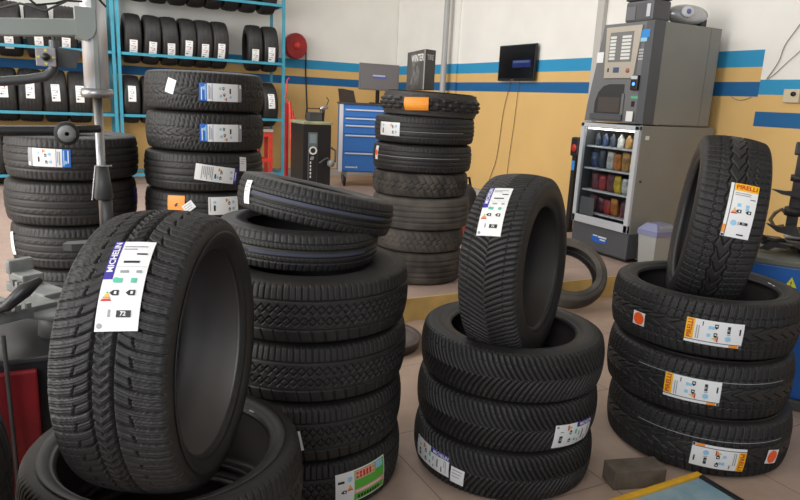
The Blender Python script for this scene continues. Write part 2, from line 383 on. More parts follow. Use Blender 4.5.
def design_pirelli(w, h):         # yellow head with red PIRELLI, narrow side strip with an orange foot
    e = [rect(-w/2, -h/2, w/2, h/2, W_), rect(-w/2+.014, h/2-.028, w/2, h/2, YE), ('t', 'PIRELLI', .007, h/2-.0145, 0.0225, RE, 0)]
    e += [rect(-w/2+.010, -h/2, -w/2+.0125, h/2, K_), rect(-w/2, -h/2+.012, -w/2+.0095, -h/2+.042, OR), rect(-w/2+.001, -h/2+.001, -w/2+.009, -h/2+.009, K_)]
    e += [rect(-w/2+.018, h/2-.038, w/2-.022, h/2-.035, G_), rect(-w/2+.018, h/2-.045, w/2-.022, h/2-.042, G_), rect(w/2-.022, h/2-.056, w/2-.006, h/2-.053, K_)]
    e += [rect(-.014, .012, -.002, .024, LB), rect(.014, .012, .026, .022, LB), ('g', .020, .006, .006, LB), ('a', -.006, -.004, .010, K_), ('a', .026, -.004, .010, K_), ('e', -w/2+.026, -.014, .022)]
    e += [('g', -.014, -.046, .010, LB), rect(-.0, -.052, .003, -.040, G_), rect(.006, -.050, .032, -.040, K_), ('t', '71', .018, -.045, .009, W_, 0), rect(.004, -h/2+.010, .026, -h/2+.015, K_)]
    return e
def design_blue(w, h):            # bright blue end, grey text column
    e = [rect(-w/2, -h/2, w/2, h/2, W_), rect(-w/2, h/2-.038, w/2, h/2, BL), rect(-w/2+.006, h/2-.014, w/2-.020, h/2-.009, W_), ('g', .02, h/2-.024, .009, LB), rect(-w/2+.006, h/2-.034, w/2-.006, h/2-.028, LB)]
    e += [rect(-w/2+.012, h/2-.052, w/2-.01, h/2-.047, G_), rect(-w/2+.012, h/2-.060, w/2-.02, h/2-.057, G_), rect(-w/2+.002, h/2-.066, w/2-.002, h/2-.064, BL)]
    e += [('g', -.018, .004, .008, LB), ('a', -.012, -.014, .009, K_), ('a', .020, -.010, .009, K_), ('g', .020, .008, .007, LB), ('e', -w/2+.012, -.028, .018)]
    e += [rect(-.004, -.050, .022, -.042, K_), ('g', -.022, -.048, .007, LB), rect(-w/2, -h/2, w/2, -h/2+.022, G_), rect(w/2-.02, -h/2+.003, w/2-.004, -h/2+.012, W_)]
    return e
def design_navyend(w, h):
    e = [rect(-w/2, -h/2, w/2, h/2, W_), rect(-w/2, h/2-.018, w/2, h/2, NV), rect(-w/2+.02, h/2-.012, w/2-.02, h/2-.007, W_)]
    e += [('g', .014, h/2-.034, .008, LB), ('g', -.018, h/2-.036, .008, LB), ('a', -.012, .022, .010, K_), ('a', .018, .020, .010, K_), ('e', -w/2+.018, .006, .018), rect(-.0, -.012, .024, -.004, K_), ('g', .016, .004, .007, LB)]
    for k in range(7): e.append(rect(-w/2+.008, -.026 - k*.009, w/2-.008-(k % 3)*.012, -.022 - k*.009, G_))
    return e
def design_icons(w, h):           # plain white label with pictograms
    e = [rect(-w/2, -h/2, w/2, h/2, W_), ('g', -.018, h/2-.028, .009, LB), ('g', .016, h/2-.028, .009, LB), ('a', -.014, h/2-.052, .010, K_), ('a', .018, h/2-.050, .010, K_), ('e', -w/2+.018, h/2-.070, .020)]
    e += [rect(-.004, -h/2+.028, .026, -h/2+.038, K_), ('g', -.020, -h/2+.034, .008, LB), rect(-w/2+.006, -h/2+.008, w/2-.02, -h/2+.012, G_)]
    return e
def design_small(w, h):
    e = [rect(-w/2, -h/2, w/2, h/2, W_)]
    for k in range(3): e.append(rect(-w/2+.006, h/2-.012-k*.012, w/2-.008-k*.004, h/2-.009-k*.012, G_))
    return e
def design_rack(w, h):
    e = [rect(-w/2, -h/2, w/2, h/2, W_)]
    y = h/2 - .02
    for k in range(6): e.append(rect(-w/2+.012+(k % 2)*.02, y - k*.027, w/2-.02-(k % 3)*.01, y - k*.027+.007, G_))
    e.append(rect(-w/2+.012, -h/2+.03, -w/2+.03, -h/2+.045, K_)); e.append(rect(w/2-.034, h*.05, w/2-.02, h*.05+.014, RE))
    return e
def design_dot(w, h): return [rect(-w/2, -h/2, w/2, h/2, W_), ('g', 0, 0, min(w, h)*.47, FO)]
def design_orange_horse(w, h):    # orange square with a small black animal-like mark
    return [rect(-w/2, -h/2, w/2, h/2, OR), ('p', [(-.014, -.004), (-.004, .002), (.004, .010), (.014, .008), (.008, .002), (.012, -.010), (.004, -.006), (-.004, -.014), (-.006, -.004)], K_)]
def design_orange_plain(w, h):
    e = [rect(-w/2, -h/2, w/2, h/2, OR)]
    for k in range(4): e.append(rect(-w/2+.012, h/2-.016-k*.014, w/2-.012-(k % 2)*.02, h/2-.014-k*.014, YE))
    return e
def design_green(w, h):           # landscape green offer label: white data panel left, green right
    e = [rect(-w/2, -h/2, w/2, h/2, W_), rect(-w/2+.066, -h/2+.004, w/2-.004, h/2-.004, GR), rect(-w/2+.068, h/2-.036, w/2-.05, h/2-.006, PK), ] + [rect(-w/2+.074+k*.013, h/2-.031, -w/2+.082+k*.013, h/2-.011, RE) for k in range(5)]
    e += [rect(w/2-.046, h/2-.030, w/2-.012, h/2-.006, LB), rect(-w/2+.066, -h/2+.030, w/2-.004, -h/2+.046, PK), rect(-w/2+.072, -h/2+.036, w/2-.02, -h/2+.040, W_)] + [rect(-w/2+.08+k*.012, -h/2+.010, -w/2+.088+k*.012, -h/2+.022, K_) for k in range(8)]
    e += [rect(-w/2+.008, h/2-.034, -w/2+.030, h/2-.026, K_), ('g', -w/2+.050, h/2-.026, .009, LB), ('a', -w/2+.028, -.008, .010, K_), ('e', -w/2+.050, -.008, .022), rect(-w/2+.008, -h/2+.012, -w/2+.030, -h/2+.020, K_)]
    return e
def design_lines(w, h, m): return [rect(-w/2, -h/2, w/2, h/2, m)]
_txt = {}
def label_on(root, kind, design, theta, v, rot, w, h, name='paper_label', lift=0.0016, spin=0.0, lab=None):
    """wrap a flat label design round a tyre's tread; rot in degrees turns portrait-up away from the axis direction"""
    mb = MB(); ca, sa = math.cos(math.radians(rot)), math.sin(math.radians(rot)); R = kind.R; th_ = kind.tf * kind.W
    def wrap(x, y, l):
        u = x * ca - y * sa; vv = x * sa + y * ca + v
        s = vv / th_
        if abs(s) > 1: s = math.copysign(1 + (abs(vv) - th_) / (0.488 * kind.W - th_ + 0.03) * 0.35, vv)
        a, rho = kind.tr(np.array(s)); rho = float(rho) + lift + l; ang = theta - spin + u / R
        return (rho * math.cos(ang), rho * math.sin(ang), float(a) + (math.copysign(lift + l, vv) if abs(s) > 1.1 else 0))
    lev = 0
    for e in design:
        lev += 1; l = min(0.00045 * (lev > 1) + 0.00006 * lev, .0012) if e[0] != 't' else 0.0014
        if e[0] == 'r':
            _, x0, y0, x1, y1, m = e
            nx = max(1, int(abs(x1 - x0) / 0.012)); ny = max(1, int(abs(y1 - y0) / 0.012))
            vs = [wrap(x0 + (x1 - x0) * i / nx, y0 + (y1 - y0) * j / ny, l) for j in range(ny + 1) for i in range(nx + 1)]
            mb.add(vs, [(j * (nx + 1) + i, j * (nx + 1) + i + 1, (j + 1) * (nx + 1) + i + 1, (j + 1) * (nx + 1) + i) for j in range(ny) for i in range(nx)], m)
        elif e[0] == 'g':
            _, cx, cy, r, m = e
            mb.add([wrap(cx + r * math.cos(k * PI / 6), cy + r * math.sin(k * PI / 6), l) for k in range(12)] + [wrap(cx, cy, l)], [(12, k, (k + 1) % 12) for k in range(12)], m)
        elif e[0] == 'a':           # black arrow pointing left with a pale letter cut
            _, cx, cy, r, m = e
            mb.add([wrap(cx + a * r, cy + b * r, l) for a, b in ((-1, 0), (-.3, .6), (.9, .6), (.9, -.6), (-.3, -.6))], [(4, 3, 2, 1, 0)], m)
            mb.add([wrap(cx + a * r, cy + b * r, l + .0003) for a, b in ((.0, .3), (.5, .3), (.5, -.3), (.0, -.3))], [(3, 2, 1, 0)], W_)
        elif e[0] == 'e':           # energy triangle, red at its foot
            _, cx, cy, r = e
            for k, m in enumerate((RE, OR, YE, GR)):
                y0 = cy + (k * .25) * r; y1 = y0 + .2 * r; hw0 = (1 - k * .25) * r * .5; hw1 = (1 - k * .25 - .2) * r * .5
                mb.add([wrap(cx - hw0, y0, l), wrap(cx + hw0, y0, l), wrap(cx + hw1, y1, l), wrap(cx - hw1, y1, l)], [(0, 1, 2, 3)], m)
        elif e[0] == 'p':
            _, poly, m = e; mb.add([wrap(x, y, l) for x, y in poly], [tuple(range(len(poly)))], m)
        elif e[0] == 't':
            _, txt, cx, cy, size, m, tr = e
            if (txt, size) not in _txt: _txt[(txt, size)] = text_mesh(txt, size)
            vs, fs = _txt[(txt, size)]; c2, s2 = math.cos(math.radians(tr)), math.sin(math.radians(tr))
            mb.add([wrap(cx + p.x * c2 - p.y * s2, cy + p.x * s2 + p.y * c2, l) for p in vs], fs, m)
    o = mb.build(name, LM, root)
    if lab: o['label'] = lab
    return o
def bead_mark(root, kind, r, z, ang, spin=0.0, length=.020):
    a = ang - spin
    MB().box((r * math.cos(a), r * math.sin(a), z), (.006, length, .003), 0, rotz(a) @ Matrix.Rotation(.6, 3, 'Y'), .001).build('bead_mark', M_white, root)

# ------------------------------------------------------------------ tyre stacks near the doorway
KM = TyreKind('m', 0.66, 0.176, 0.222, pat_chevron, 0.0021, depth=.012)
KMs = TyreKind('ms', 0.64, 0.210, 0.210, pat_chevron, 0.0021, depth=.012)
KR = TyreKind('r', 0.69, 0.220, 0.255, pat_winter, 0.0024, depth=.011)
KRs = TyreKind('rs', 0.69, 0.245, 0.236, pat_winter, 0.0024, flip=-1, depth=.011)
KF = TyreKind('f', 0.62, 0.24, 0.226, pat_alpin, 0.0020, crown=0.012, depth=.014)
KF0 = TyreKind('f0', 0.65, 0.238, 0.240, pat_ht, 0.0026, depth=.010)
KL = TyreKind('l', 0.68, 0.193, 0.20, pat_ht, 0.0022, depth=.010)
KT = TyreKind('t', 0.535, 0.124, 0.17, pat_rib, 0.0028, depth=.008)
KS = TyreKind('s', 0.65, 0.210, 0.205, pat_rib, 0.005)
KS2 = TyreKind('s2', 0.65, 0.226, 0.205, pat_rib, 0.005, depth=.008)
KW = TyreKind('w', 0.64, 0.209, 0.20, pat_winter, 0.005)
MC, LC, RC, BC, FMC, FLC, F0C = (1.448, 1.815), (0.735, 2.035), (2.27, 1.66), (2.15, 3.79), (0.77, 3.86), (0.09, 3.95), (0.20, 1.525)

g = 'stacked tyres under the front middle standing tyre'
t = KM.place('chevron-tread black tyre lying topmost under the standing middle tyre', (MC[0], MC[1], 0.442), spin=.4)
t = KM.place('chevron-tread black tyre, second of the middle stack, white label at right', (MC[0]-.004, MC[1]+.004, 0.265))
label_on(t, KM, design_violet(.085, .185), -1.42, -.030, -94, .085, .185, spin=0)
t = KM.place('chevron-tread black tyre at the bottom of the middle stack, labels at left', (MC[0]-.012, MC[1]-.004, 0.088))
label_on(t, KM, design_violet(.078, .19), -3.05, -.003, -90, .078, .19)
label_on(t, KM, design_small(.052, .06), -2.66, -.022, -4, .052, .06, name='small_sticker')
t = KMs.place('black all-season tyre standing upright on the middle stack', (1.430, 1.800, .752), axis_frame(-56, 2.4))
label_on(t, KMs, design_violet(.080, .195), .79, -.010, 93, .078, .19)

for i, (lb, z, dx) in enumerate((('wide black tyre, topmost of the right stack, orange round sticker at left', .556, 0), ('wide black tyre in the middle of the right stack, one yellow-headed label', .331, -.006), ('wide black tyre at the bottom of the right stack, orange round sticker at right', .110, .006))):
    t = KR.place(lb, (RC[0]+[0, -.004, .008][i], RC[1]+[0, -.012, -.036][i], z), spin=i*.7)
    s = i * .7
    if i == 0:
        label_on(t, KR, design_pirelli(.09, .19), -2.361, -.006, 89, .09, .19, spin=s)
        bead_mark(t, KR, .264, .098, 5.86); bead_mark(t, KR, .262, .098, 5.74, length=.012)
        label_on(t, KR, design_dot(.055, .052), 3.124, -.018, 0, .055, .052, name='round_sticker', spin=s, lab='orange round sticker on white paper')
    if i == 1: label_on(t, KR, design_pirelli(.09, .19), -2.507, .000, 90, .09, .19, spin=s)
    if i == 2:
        label_on(t, KR, design_pirelli(.09, .19), -2.225, -.020, -92, .09, .19, spin=s)
        label_on(t, KR, design_dot(.062, .055), -1.60, -.02, -10, .062, .055, name='round_sticker', spin=s, lab='orange round sticker on white paper')
    # pale wear line round the tread
    if i > 0: label_on(t, KR, [rect(-.28, -.0012, .28, .0012, G_)], -2.3, .045, 0, .5, .002, name='chalk_line', spin=s, lift=.0006)
t = KRs.place('wide black winter tyre standing upright on the right stack', (2.335, 1.712, .880), axis_frame(133.5, 5.0))
label_on(t, KRs, design_pirelli(.092, .195), -1.27, -.026, -91, .092, .19)

for i, (lb, z) in enumerate((('big black tyre lying under the standing front-left tyre', .3575), ('big black tyre at the floor beneath the front-left pair', .119))):
    t = KF0.place(lb, (F0C[0]-.004*i, F0C[1], z), spin=i*.5)
    if i == 0: bead_mark(t, KF0, .247, .104, .37)
t = KF.place('large wide tyre standing at front left, white label on its tread', (.203, 1.465, .732), axis_frame(-30.5, 1))
label_on(t, KF, design_violet(.078, .192), .798, .014, 94, .080, .192)

nm = ('topmost of the four big', 'second of the four big', 'third of the four big', 'bottom of the four big')
for i in range(4):
    z = .1935 * (3 - i) + .0967
    t = KL.place(['big black tyre lying right under the two narrow tyres', 'big black tyre second from top of the four under the narrow pair', 'big black tyre third of the four, small white tag at its left', 'big black tyre at the bottom with a green offer label'][i],
                 (LC[0]+[0, .006, -.006, .0][i], LC[1]+[0, .006, .0, .004][i], z), spin=i*1.1)
    if i == 2: label_on(t, KL, design_small(.036, .066), -1.98, -.01, 12, .036, .066, name='small_sticker', spin=i*1.1)
    if i == 3: label_on(t, KL, design_green(.20, .115), -1.33, -.002, 2, .20, .115, name='green_label', spin=i*1.1, lab='green and white offer label')
# two narrow tyres, tilted, on top of the big stack
TR = Vector((.94, -.35, 0)).normalized(); TV = Vector((.35, .94, 0)).normalized()
Mt2 = Matrix.Rotation(math.radians(2.4), 3, TV) @ Matrix.Rotation(math.radians(-.5), 3, TR)
t = KT.place('narrow black tyre lying directly on the big left-centre stack', (.715, 2.075, .834), Mt2, spin=0.3)
label_on(t, KT, [rect(-.2, -.005, .2, .005, DU)], -1.75, -.002, 0, .5, .002, name='paint_line', spin=.3, lift=.0006)
Mt1 = Matrix.Rotation(math.radians(10.8), 3, TV) @ Matrix.Rotation(math.radians(-5.0), 3, TR)
t = KT.place('narrow black tyre tilted on top of the left-centre stack', (.790, 2.11, .940), Mt1, spin=0)
label_on(t, KT, design_small(.034, .075), -2.93, -.0, 6, .034, .075, name='small_sticker')
label_on(t, KT, [rect(-.25, -.005, .25, .005, DU)], -1.9, .006, 0, .5, .002, name='paint_line', lift=.0006)

# extreme left stack, only an edge of it in view
KE = TyreKind('e', 0.56, 0.235, 0.19, pat_ht, 0.006)
for i in range(3): KE.place(['black tyre topmost of the stack cut by the left frame edge', 'black tyre in the middle of the stack cut by the left frame edge', 'black tyre at the foot of the stack cut by the left frame edge'][i], (-.385, 1.30, .1175 + .2355*(2-i)), spin=i)

# ------------------------------------------------------------------ stacks on the platform
z0 = ZP
for i in range(6):
    z = z0 + .105 + .21 * (5 - i)
    s = i * .9
    k = KW if i < 2 else KS
    t = TyreKind.place(KW if i < 2 else KS, ['black winter tyre, topmost of the tall rear stack by the shelf', 'black winter tyre second in the tall rear stack, blue-ended label', 'black ribbed tyre third in the tall rear stack, violet-ended label', 'black ribbed tyre with a square orange sticker in the tall rear stack', 'black ribbed tyre fifth from top of the tall rear stack', 'black ribbed tyre at the foot of the tall rear stack'][i],
                       (FMC[0] + [0, .0, -.012, -.012, .0, .01][i], FMC[1] + [0, 0, -.01, 0, .0, 0][i], z), spin=s)
    if i < 2: label_on(t, KW, design_blue(.09, .225), -1.51, [-.002, .0][i], 90, .09, .225, spin=s)
    if i == 0: label_on(t, KW, design_small(.05, .074), -2.33, .020, -17, .05, .074, name='small_sticker', spin=s)
    if i == 2:
        label_on(t, KS, design_navyend(.085, .225), -1.575, -.004, -98, .085, .225, spin=s)
        label_on(t, KS, design_small(.045, .075), -1.10, .045, -6, .045, .075, name='small_sticker', spin=s)
    if i == 3:
        label_on(t, KS, design_icons(.095, .165), -1.46, .034, -90, .095, .165, spin=s)
        label_on(t, KS, design_orange_horse(.10, .096), -2.242, .036, 2, .10, .096, name='orange_sticker', spin=s, lab='square orange sticker with a black mark')
        label_on(t, KS, design_small(.062, .045), -2.022, .030, 38, .062, .045, name='small_sticker', spin=s, lift=.0042)
for i in range(4):
    z = z0 + .1135 + .2268 * (3 - i); s = i * 1.3
    t = KS2.place(['black ribbed tyre, topmost of the far-left stack, blue-ended label', 'black ribbed tyre second from top of the far-left stack', 'black ribbed tyre third of the far-left stack, crumpled tag at left', 'black ribbed tyre at the foot of the far-left stack'][i], (FLC[0] + [0, -.014, 0, .01][i], FLC[1] + [0, .0, 0.01, .01][i], z), spin=s)
    if i == 0: label_on(t, KS2, design_blue(.088, .20), -1.941, .010, -91, .088, .20, spin=s)
    if i == 1: label_on(t, KS2, [rect(-.03, -.04, .03, .04, NV)], -.36, .02, 0, .06, .08, name='small_sticker', spin=s)
    if i == 2: label_on(t, KS2, design_small(.06, .12), -2.86, -.0, 12, .06, .12, name='small_sticker', spin=s)

# back stack: knobby motorcycle tyre, two new, four worn
KB2 = TyreKind('b2', 0.65, 0.175, 0.20, pat_rib, 0.005)
KB4 = TyreKind('b4', 0.63, 0.152, 0.20, pat_wornblock, 0.005, depth=.010, mt=M_worn2, ms=M_worn2)
KB5 = TyreKind('b5', 0.65, 0.205, 0.20, pat_worn, 0.005, depth=.009, mt=M_worn, ms=M_worn)
KB6 = TyreKind('b6', 0.60, 0.150, 0.19, pat_wornblock, 0.005, depth=.008, mt=M_worn, ms=M_worn)
KB7 = TyreKind('b7', 0.61, 0.210, 0.19, pat_worn, 0.005, depth=.009, mt=M_worn2, ms=M_worn2)
KK = TyreKind('k', 0.65, 0.152, 0.235, pat_knob, 0.004, depth=0.013, crown=0.045, tf=0.43)
seq = [(KB7, .210, 'worn grey tyre at the foot of the stack before the right wall', 0, 0), (KB6, .150, 'narrow worn grey tyre second from the bottom before the right wall', -.0, .0), (KB5, .205, 'wide worn grey tyre with faded ribs in the stack before the right wall', .0, -.01),
       (KB4, .152, 'thin worn tyre with dusty zigzag tread under the two new ones', -.008, 0), (KB2, .175, 'new black tyre third from the top of the stack before the right wall', 0, .005), (KB2, .175, 'new black tyre under the knobby one, white label at left', .004, 0), (KK, .152, 'knobby off-road motorcycle tyre topping the stack, orange label', .03, -.01)]
z = z0
for i, (k, h, lb, dx, dy) in enumerate(seq):
    zc = z + h / 2; s = i * .8
    Mx = Matrix.Rotation(math.radians(1.6), 3, 'Y') if i == 6 else None
    t = k.place(lb, (BC[0] + dx, BC[1] + dy, zc - (.010 if i == 6 else 0)), Mx, spin=s, name='motorcycle_tyre' if i == 6 else 'car_tyre')
    z += h + .001
    if i == 5:
        label_on(t, KB2, design_icons(.082, .17), -2.83, .0, -90, .082, .17, spin=s)
        label_on(t, KB2, [rect(-.26, -.0014, .26, .0014, G_)], -2.05, -.01, 0, .5, .002, name='chalk_line', spin=s, lift=.0006)
    if i == 4:
        label_on(t, KB2, [rect(-.30, -.0014, .30, .0014, G_)], -2.2, .01, 0, .5, .002, name='chalk_line', spin=s, lift=.0006)
        label_on(t, KB2, design_dot(.04, .085), 3.10, .02, 0, .04, .085, name='small_sticker', spin=s)
    if i == 6: label_on(t, KK, design_orange_plain(.155, .078), -2.36, -.002, 3, .155, .078, name='orange_label', spin=s, lift=.004)
TOPB = z

# leaning worn tyre against the kerb
KLn = TyreKind('ln', 0.52, 0.130, 0.18, pat_worn, 0.006, depth=.004, mt=M_worn, ms=M_worn)
KLn.place('thin worn tyre leaning against the yellow kerb behind the middle stack', (2.99, 3.225, .232), axis_frame(-115, 48))

# ------------------------------------------------------------------ tyre rack along the back wall
M_teal_s = mat('teal_rack_steel', (62, 146, 168), 0.45, var=0.1, vscale=6)
rack = thing('tyre_rack', 'teal steel shelving rack full of tyres along the back wall', 'rack', (0.7, 8.8, ZP))
def rk(mb, name): o = mb.build(name, M_teal_s, rack); o.location = (-0.7, -8.8, -ZP); return o
RX0, RX1 = 0.72, 2.70
YF, YR_ = 8.60, 9.10
for x in (-1.32, .680, RX0 + .018, RX1 + .015):
    for y in (YF - .02, YR_ + .02):
        m = MB(); wdt = .018
        m.b2(x - wdt, x + wdt, y - .012, y + .012, ZP, 2.95)
        rk(m, 'post')
for zz in (.24, .95, 1.665, 2.385):
    for (xa, xb) in ((-1.30, .66), (RX0 + .04, RX1)):
        for y in (YF, YR_): rk(MB().b2(xa, xb, y - .018, y + .018, zz, zz + .032), 'beam')
for x in (.680, RX0 + .018, RX1 + .015):
    for zz in (.24, .95, 1.665, 2.385): rk(MB().b2(x - .012, x + .012, YF, YR_, zz, zz + .03), 'cross_bar')
KX2 = TyreKind('x2', 0.60, 0.245, 0.19, pat_rib, 0.011, depth=.008, one=True)
KX = TyreKind('x', 0.58, 0.196, 0.19, pat_rib, 0.011, depth=.008, one=True)
def rx(px): return .69 + (px - 115) * .01205
rows = [(1.697, [132.5, 150.5, 167.5, 184.5, 201, 217.5], 'tyre standing in the middle shelf row, right bay', .0, True),
        (1.697, [255, 272.5], 'tyre of the pair at the right end of the middle shelf row', -.12, True),
        (.982, [129.5, 147, 164, 181, 198, 215, 232, 250, 270], 'tyre standing in the lower shelf row, right bay', .0, True),
        (2.417, [123, 141, 159, 177, 195, 213, 231, 249, 269], 'tyre standing on the top shelf, only its lower part in the frame', .0, False),
        (1.697, [-19, 4, 27.5, 51, 74.5, 97.5], 'tyre standing in the middle shelf row, left bay', .0, True),
        (.982, [-21, 0, 20.5, 41, 62, 83, 104][:6], 'tyre standing in the lower shelf row, left bay', .0, True),
        (.272, [-14, 6, 27, 48, 69, 90], 'tyre standing in the bottom shelf row, left bay', .0, True),
        ]
sag = .29 - math.sqrt(.29 ** 2 - (.25 - .018) ** 2)
Mup = Matrix(((0, 0, 1), (0, -1, 0), (1, 0, 0)))      # axis along +X, local x up
proto_lab = {}; first_narrow = first_wide = None
for (zb, pxs, lb, yawx, haslab) in rows:
    grp = lb.replace('tyre standing', 'tyres standing').replace('tyre of the pair', 'tyres of the pair')
    for q, px in enumerate(pxs):
        x = rx(px); lean = math.radians(random.uniform(-2, 2.5)); rz = yawx + random.uniform(-.015, .015)
        Mx = rotz(rz) @ Matrix.Rotation(lean, 3, 'Y') @ Mup
        zc = zb + .29 - sag - .003
        nlab = 'black ' + lb
        wide = 'left bay' in lb; first_rack = first_wide if wide else first_narrow; kk = KX2 if wide else KX
        if first_rack is None:
            t = kk.place(nlab, (x, 8.85, zc), Mx, group=grp)
            if wide: first_wide = t
            else: first_narrow = t
        else:
            t = first_rack.copy(); COL.objects.link(t); t.matrix_world = Matrix.Translation((x, 8.85, zc)) @ Mx.to_4x4(); tag(t, nlab, 'tyre', grp)
        if haslab:
            if wide not in proto_lab:
                proto_lab[wide] = label_on(t, kk, design_rack(.086, .19), 1.42, .0, 90, .086, .19, lift=.003); c = proto_lab[wide]
            else:
                c = proto_lab[wide].copy(); COL.objects.link(c); c.parent = t
            c.matrix_local = Matrix.Rotation(random.uniform(-.10, .10) + (.52 if zb > 1.5 and not wide else (.60 if zb > 1.5 else 0)), 4, 'Z')
# ------------------------------------------------------------------ red frame stand under the rack, crane, cabinet, tool chest
M_redp = mat('red_paint', (214, 62, 52), 0.45, var=0.15, vscale=7)
M_redd = mat('dark_red_paint', (158, 34, 36), 0.45, var=0.2, vscale=5)
M_blk = mat('black_plastic', (26, 26, 28), 0.42)
M_blk2 = mat('black_satin_metal', (34, 34, 36), 0.35, spec=.5)
M_dark = mat('dark_grey_steel', (66, 66, 66), 0.5, var=0.2, vscale=9)
M_chr = mat('polished_steel', (222, 223, 224), 0.28, metal=.35)
M_stl = mat('brushed_steel', (160, 160, 160), 0.38, metal=0.9)
M_cast = mat('cast_aluminium', (128, 131, 129), 0.55, metal=0.2, var=0.2, vscale=20)
st = thing('work_stand', 'red tubular work stand behind the teal rack post', 'stand', (2.42, 8.80, ZP))
m = MB(); m.b2(-.19, .19, -.14, .14, .66, .70, bev=.006); m.build('top_plate', mat('grey_board', (176, 170, 160), .6), st)
for sx in (-.16, .16):
    for sy in (-.11, .11): MB().b2(sx - .022, sx + .022, sy - .022, sy + .022, 0, .66).build('leg', M_redp, st)
m = MB(); m.b2(-.16, .16, -.13, -.09, .60, .65); m.b2(-.16, .16, -.12, -.10, .26, .31); m.b2(-.16, .16, .10, .12, .26, .31); m.build('cross_bar', M_redp, st)
m = MB(); m.tube([(-.02, -.11, .30), (.02, -.11, .62)], .028, 10); m.build('ram', M_redd, st)

cr = thing('shop_crane', 'folded red shop crane beside the black cabinet', 'crane', (2.53, 7.70, ZP))
m = MB(); m.b2(-.065, -.035, -.03, .03, .06, 1.06); m.build('mast', M_redd, cr)
m = MB(); m.tube([(.02, -.05, .10), (-.02, -.03, 1.08)], .018, 8); m.tube([(.07, -.05, .10), (.01, -.03, .98)], .016, 8); m.tube([(.115, -.09, .06), (.03, -.03, .9)], .020, 8); m.build('boom', M_redp, cr)
m = MB(); m.b2(-.10, .12, -.22, -.16, .02, .07); m.b2(-.10, -.04, -.22, .2, .02, .07); m.b2(.08, .12, -.22, .2, .02, .07); m.build('base_frame', M_redd, cr)
m = MB(); m.tube([(-.045, 0, 1.08), (-.07, 0, 1.13), (-.05, 0, 1.20), (-.045, 0, 1.33), (-.02, 0, 1.35)], .008, 8); m.build('hook', M_redp, cr)
for sx in (-.07, .10): MB().lathe([(0, -.012), (.024, -.012), (.024, .012), (0, .012)], 16, c=(sx, -.19, .024), M=Matrix.Rotation(PI/2, 3, 'Y')).build('wheel', M_blk, cr)

cb = thing('service_cabinet', 'black service cabinet with a grey control strip by the tool chest', 'cabinet', (2.60, 7.30, ZP))
MB().b2(-.125, .21, -.22, .22, .03, .845, bev=.008).build('body', M_blk, cb)
MB().b2(-.115, .20, -.21, .21, 0, .03).build('plinth', M_blk2, cb)
m = MB(); m.b2(-.065, .045, -.226, -.218, .16, .76, bev=.003); m.build('control_strip', mat('strip_grey', (92, 100, 102), .5), cb)
m = MB(); m.b2(-.058, .038, -.230, -.225, .20, .50); m.b2(-.058, .038, -.230, -.225, .50, .60); cp = m.build('control_panel', M_blk2, cb)
m = MB(); m.b2(-.050, .030, -.2285, -.2255, .64, .74); m.build('display', mat('dim_display', (122, 140, 144), .3), cb)
m = MB(); add_text(m, 'O', .13, (-.01, -.2315, .553), (1, 0, 0), (0, 0, 1)); add_text(m, '///', .05, (-.02, -.2315, .47), (1, 0, 0), (0, 0, 1))
for k in range(5): m.b2(-.045, -.03, -.2315, -.2305, .25 + k*.04, .275 + k*.04)
m.build('marking', mat('panel_white', (215, 216, 214), .5), cp)
m = MB(); m.b2(-.13, .22, -.23, .23, .846, .88, bev=.01); m.build('tray_top', mat('pale_green_tray', (150, 152, 118), .6, var=.2), cb)
tb = thing('tool_tray', 'grey box of tools on top of the black service cabinet', 'box', (2.66, 7.22, ZP + .88))
MB().b2(-.09, .07, -.06, .06, .0, .10, bev=.01).build('body', M_dark, tb)
m = MB(); m.tube([(-.09, 0, .09), (-.09, 0, .14), (.07, 0, .14), (.07, 0, .09)], .006, 6); m.build('handle', M_blk, tb)
gn = thing('air_gun', 'grey air gun lying on the black cabinet beside the box', 'tool', (2.765, 7.22, ZP + .88))
m = MB(); m.lathe([(0, -.05), (.022, -.05), (.026, 0), (.018, .05), (0, .055)], 14, c=(.0, 0, .15), M=Matrix.Rotation(PI/2.4, 3, 'Y')); m.build('barrel', M_stl, gn)
m = MB(); m.tube([(-.01, 0, .0), (.0, 0, .14)], .017, 10); m.build('grip', M_blk, gn)
m = MB(); m.tube([(.03, 0, .17), (.06, 0, .24), (.03, 0, .27)], .007, 8); m.build('hose_end', M_dark, gn)
hk = thing('hose_coupling', 'silver hose coupling clipped to the black cabinet front', 'coupling', (2.79, 7.02, .56))
m = MB(); m.lathe([(0, -.05), (.03, -.045), (.045, 0), (.03, .045), (0, .05)], 16, M=Matrix.Rotation(PI/2.6, 3, 'X')); m.build('body', M_cast, hk)
m = MB(); m.tube([(0, 0, .03), (-.05, -.01, .06), (-.09, -.01, .04), (-.14, 0, .0)], .011, 8); m.tube([(0, 0, -.02), (.05, .0, .02), (.06, .02, .14), (.0, .03, .18)], .012, 8); m.build('hose', M_dark, hk)
m = MB(); m.b2(-.02, .03, .02, .10, -.02, .02); m.build('bracket', M_stl, hk)

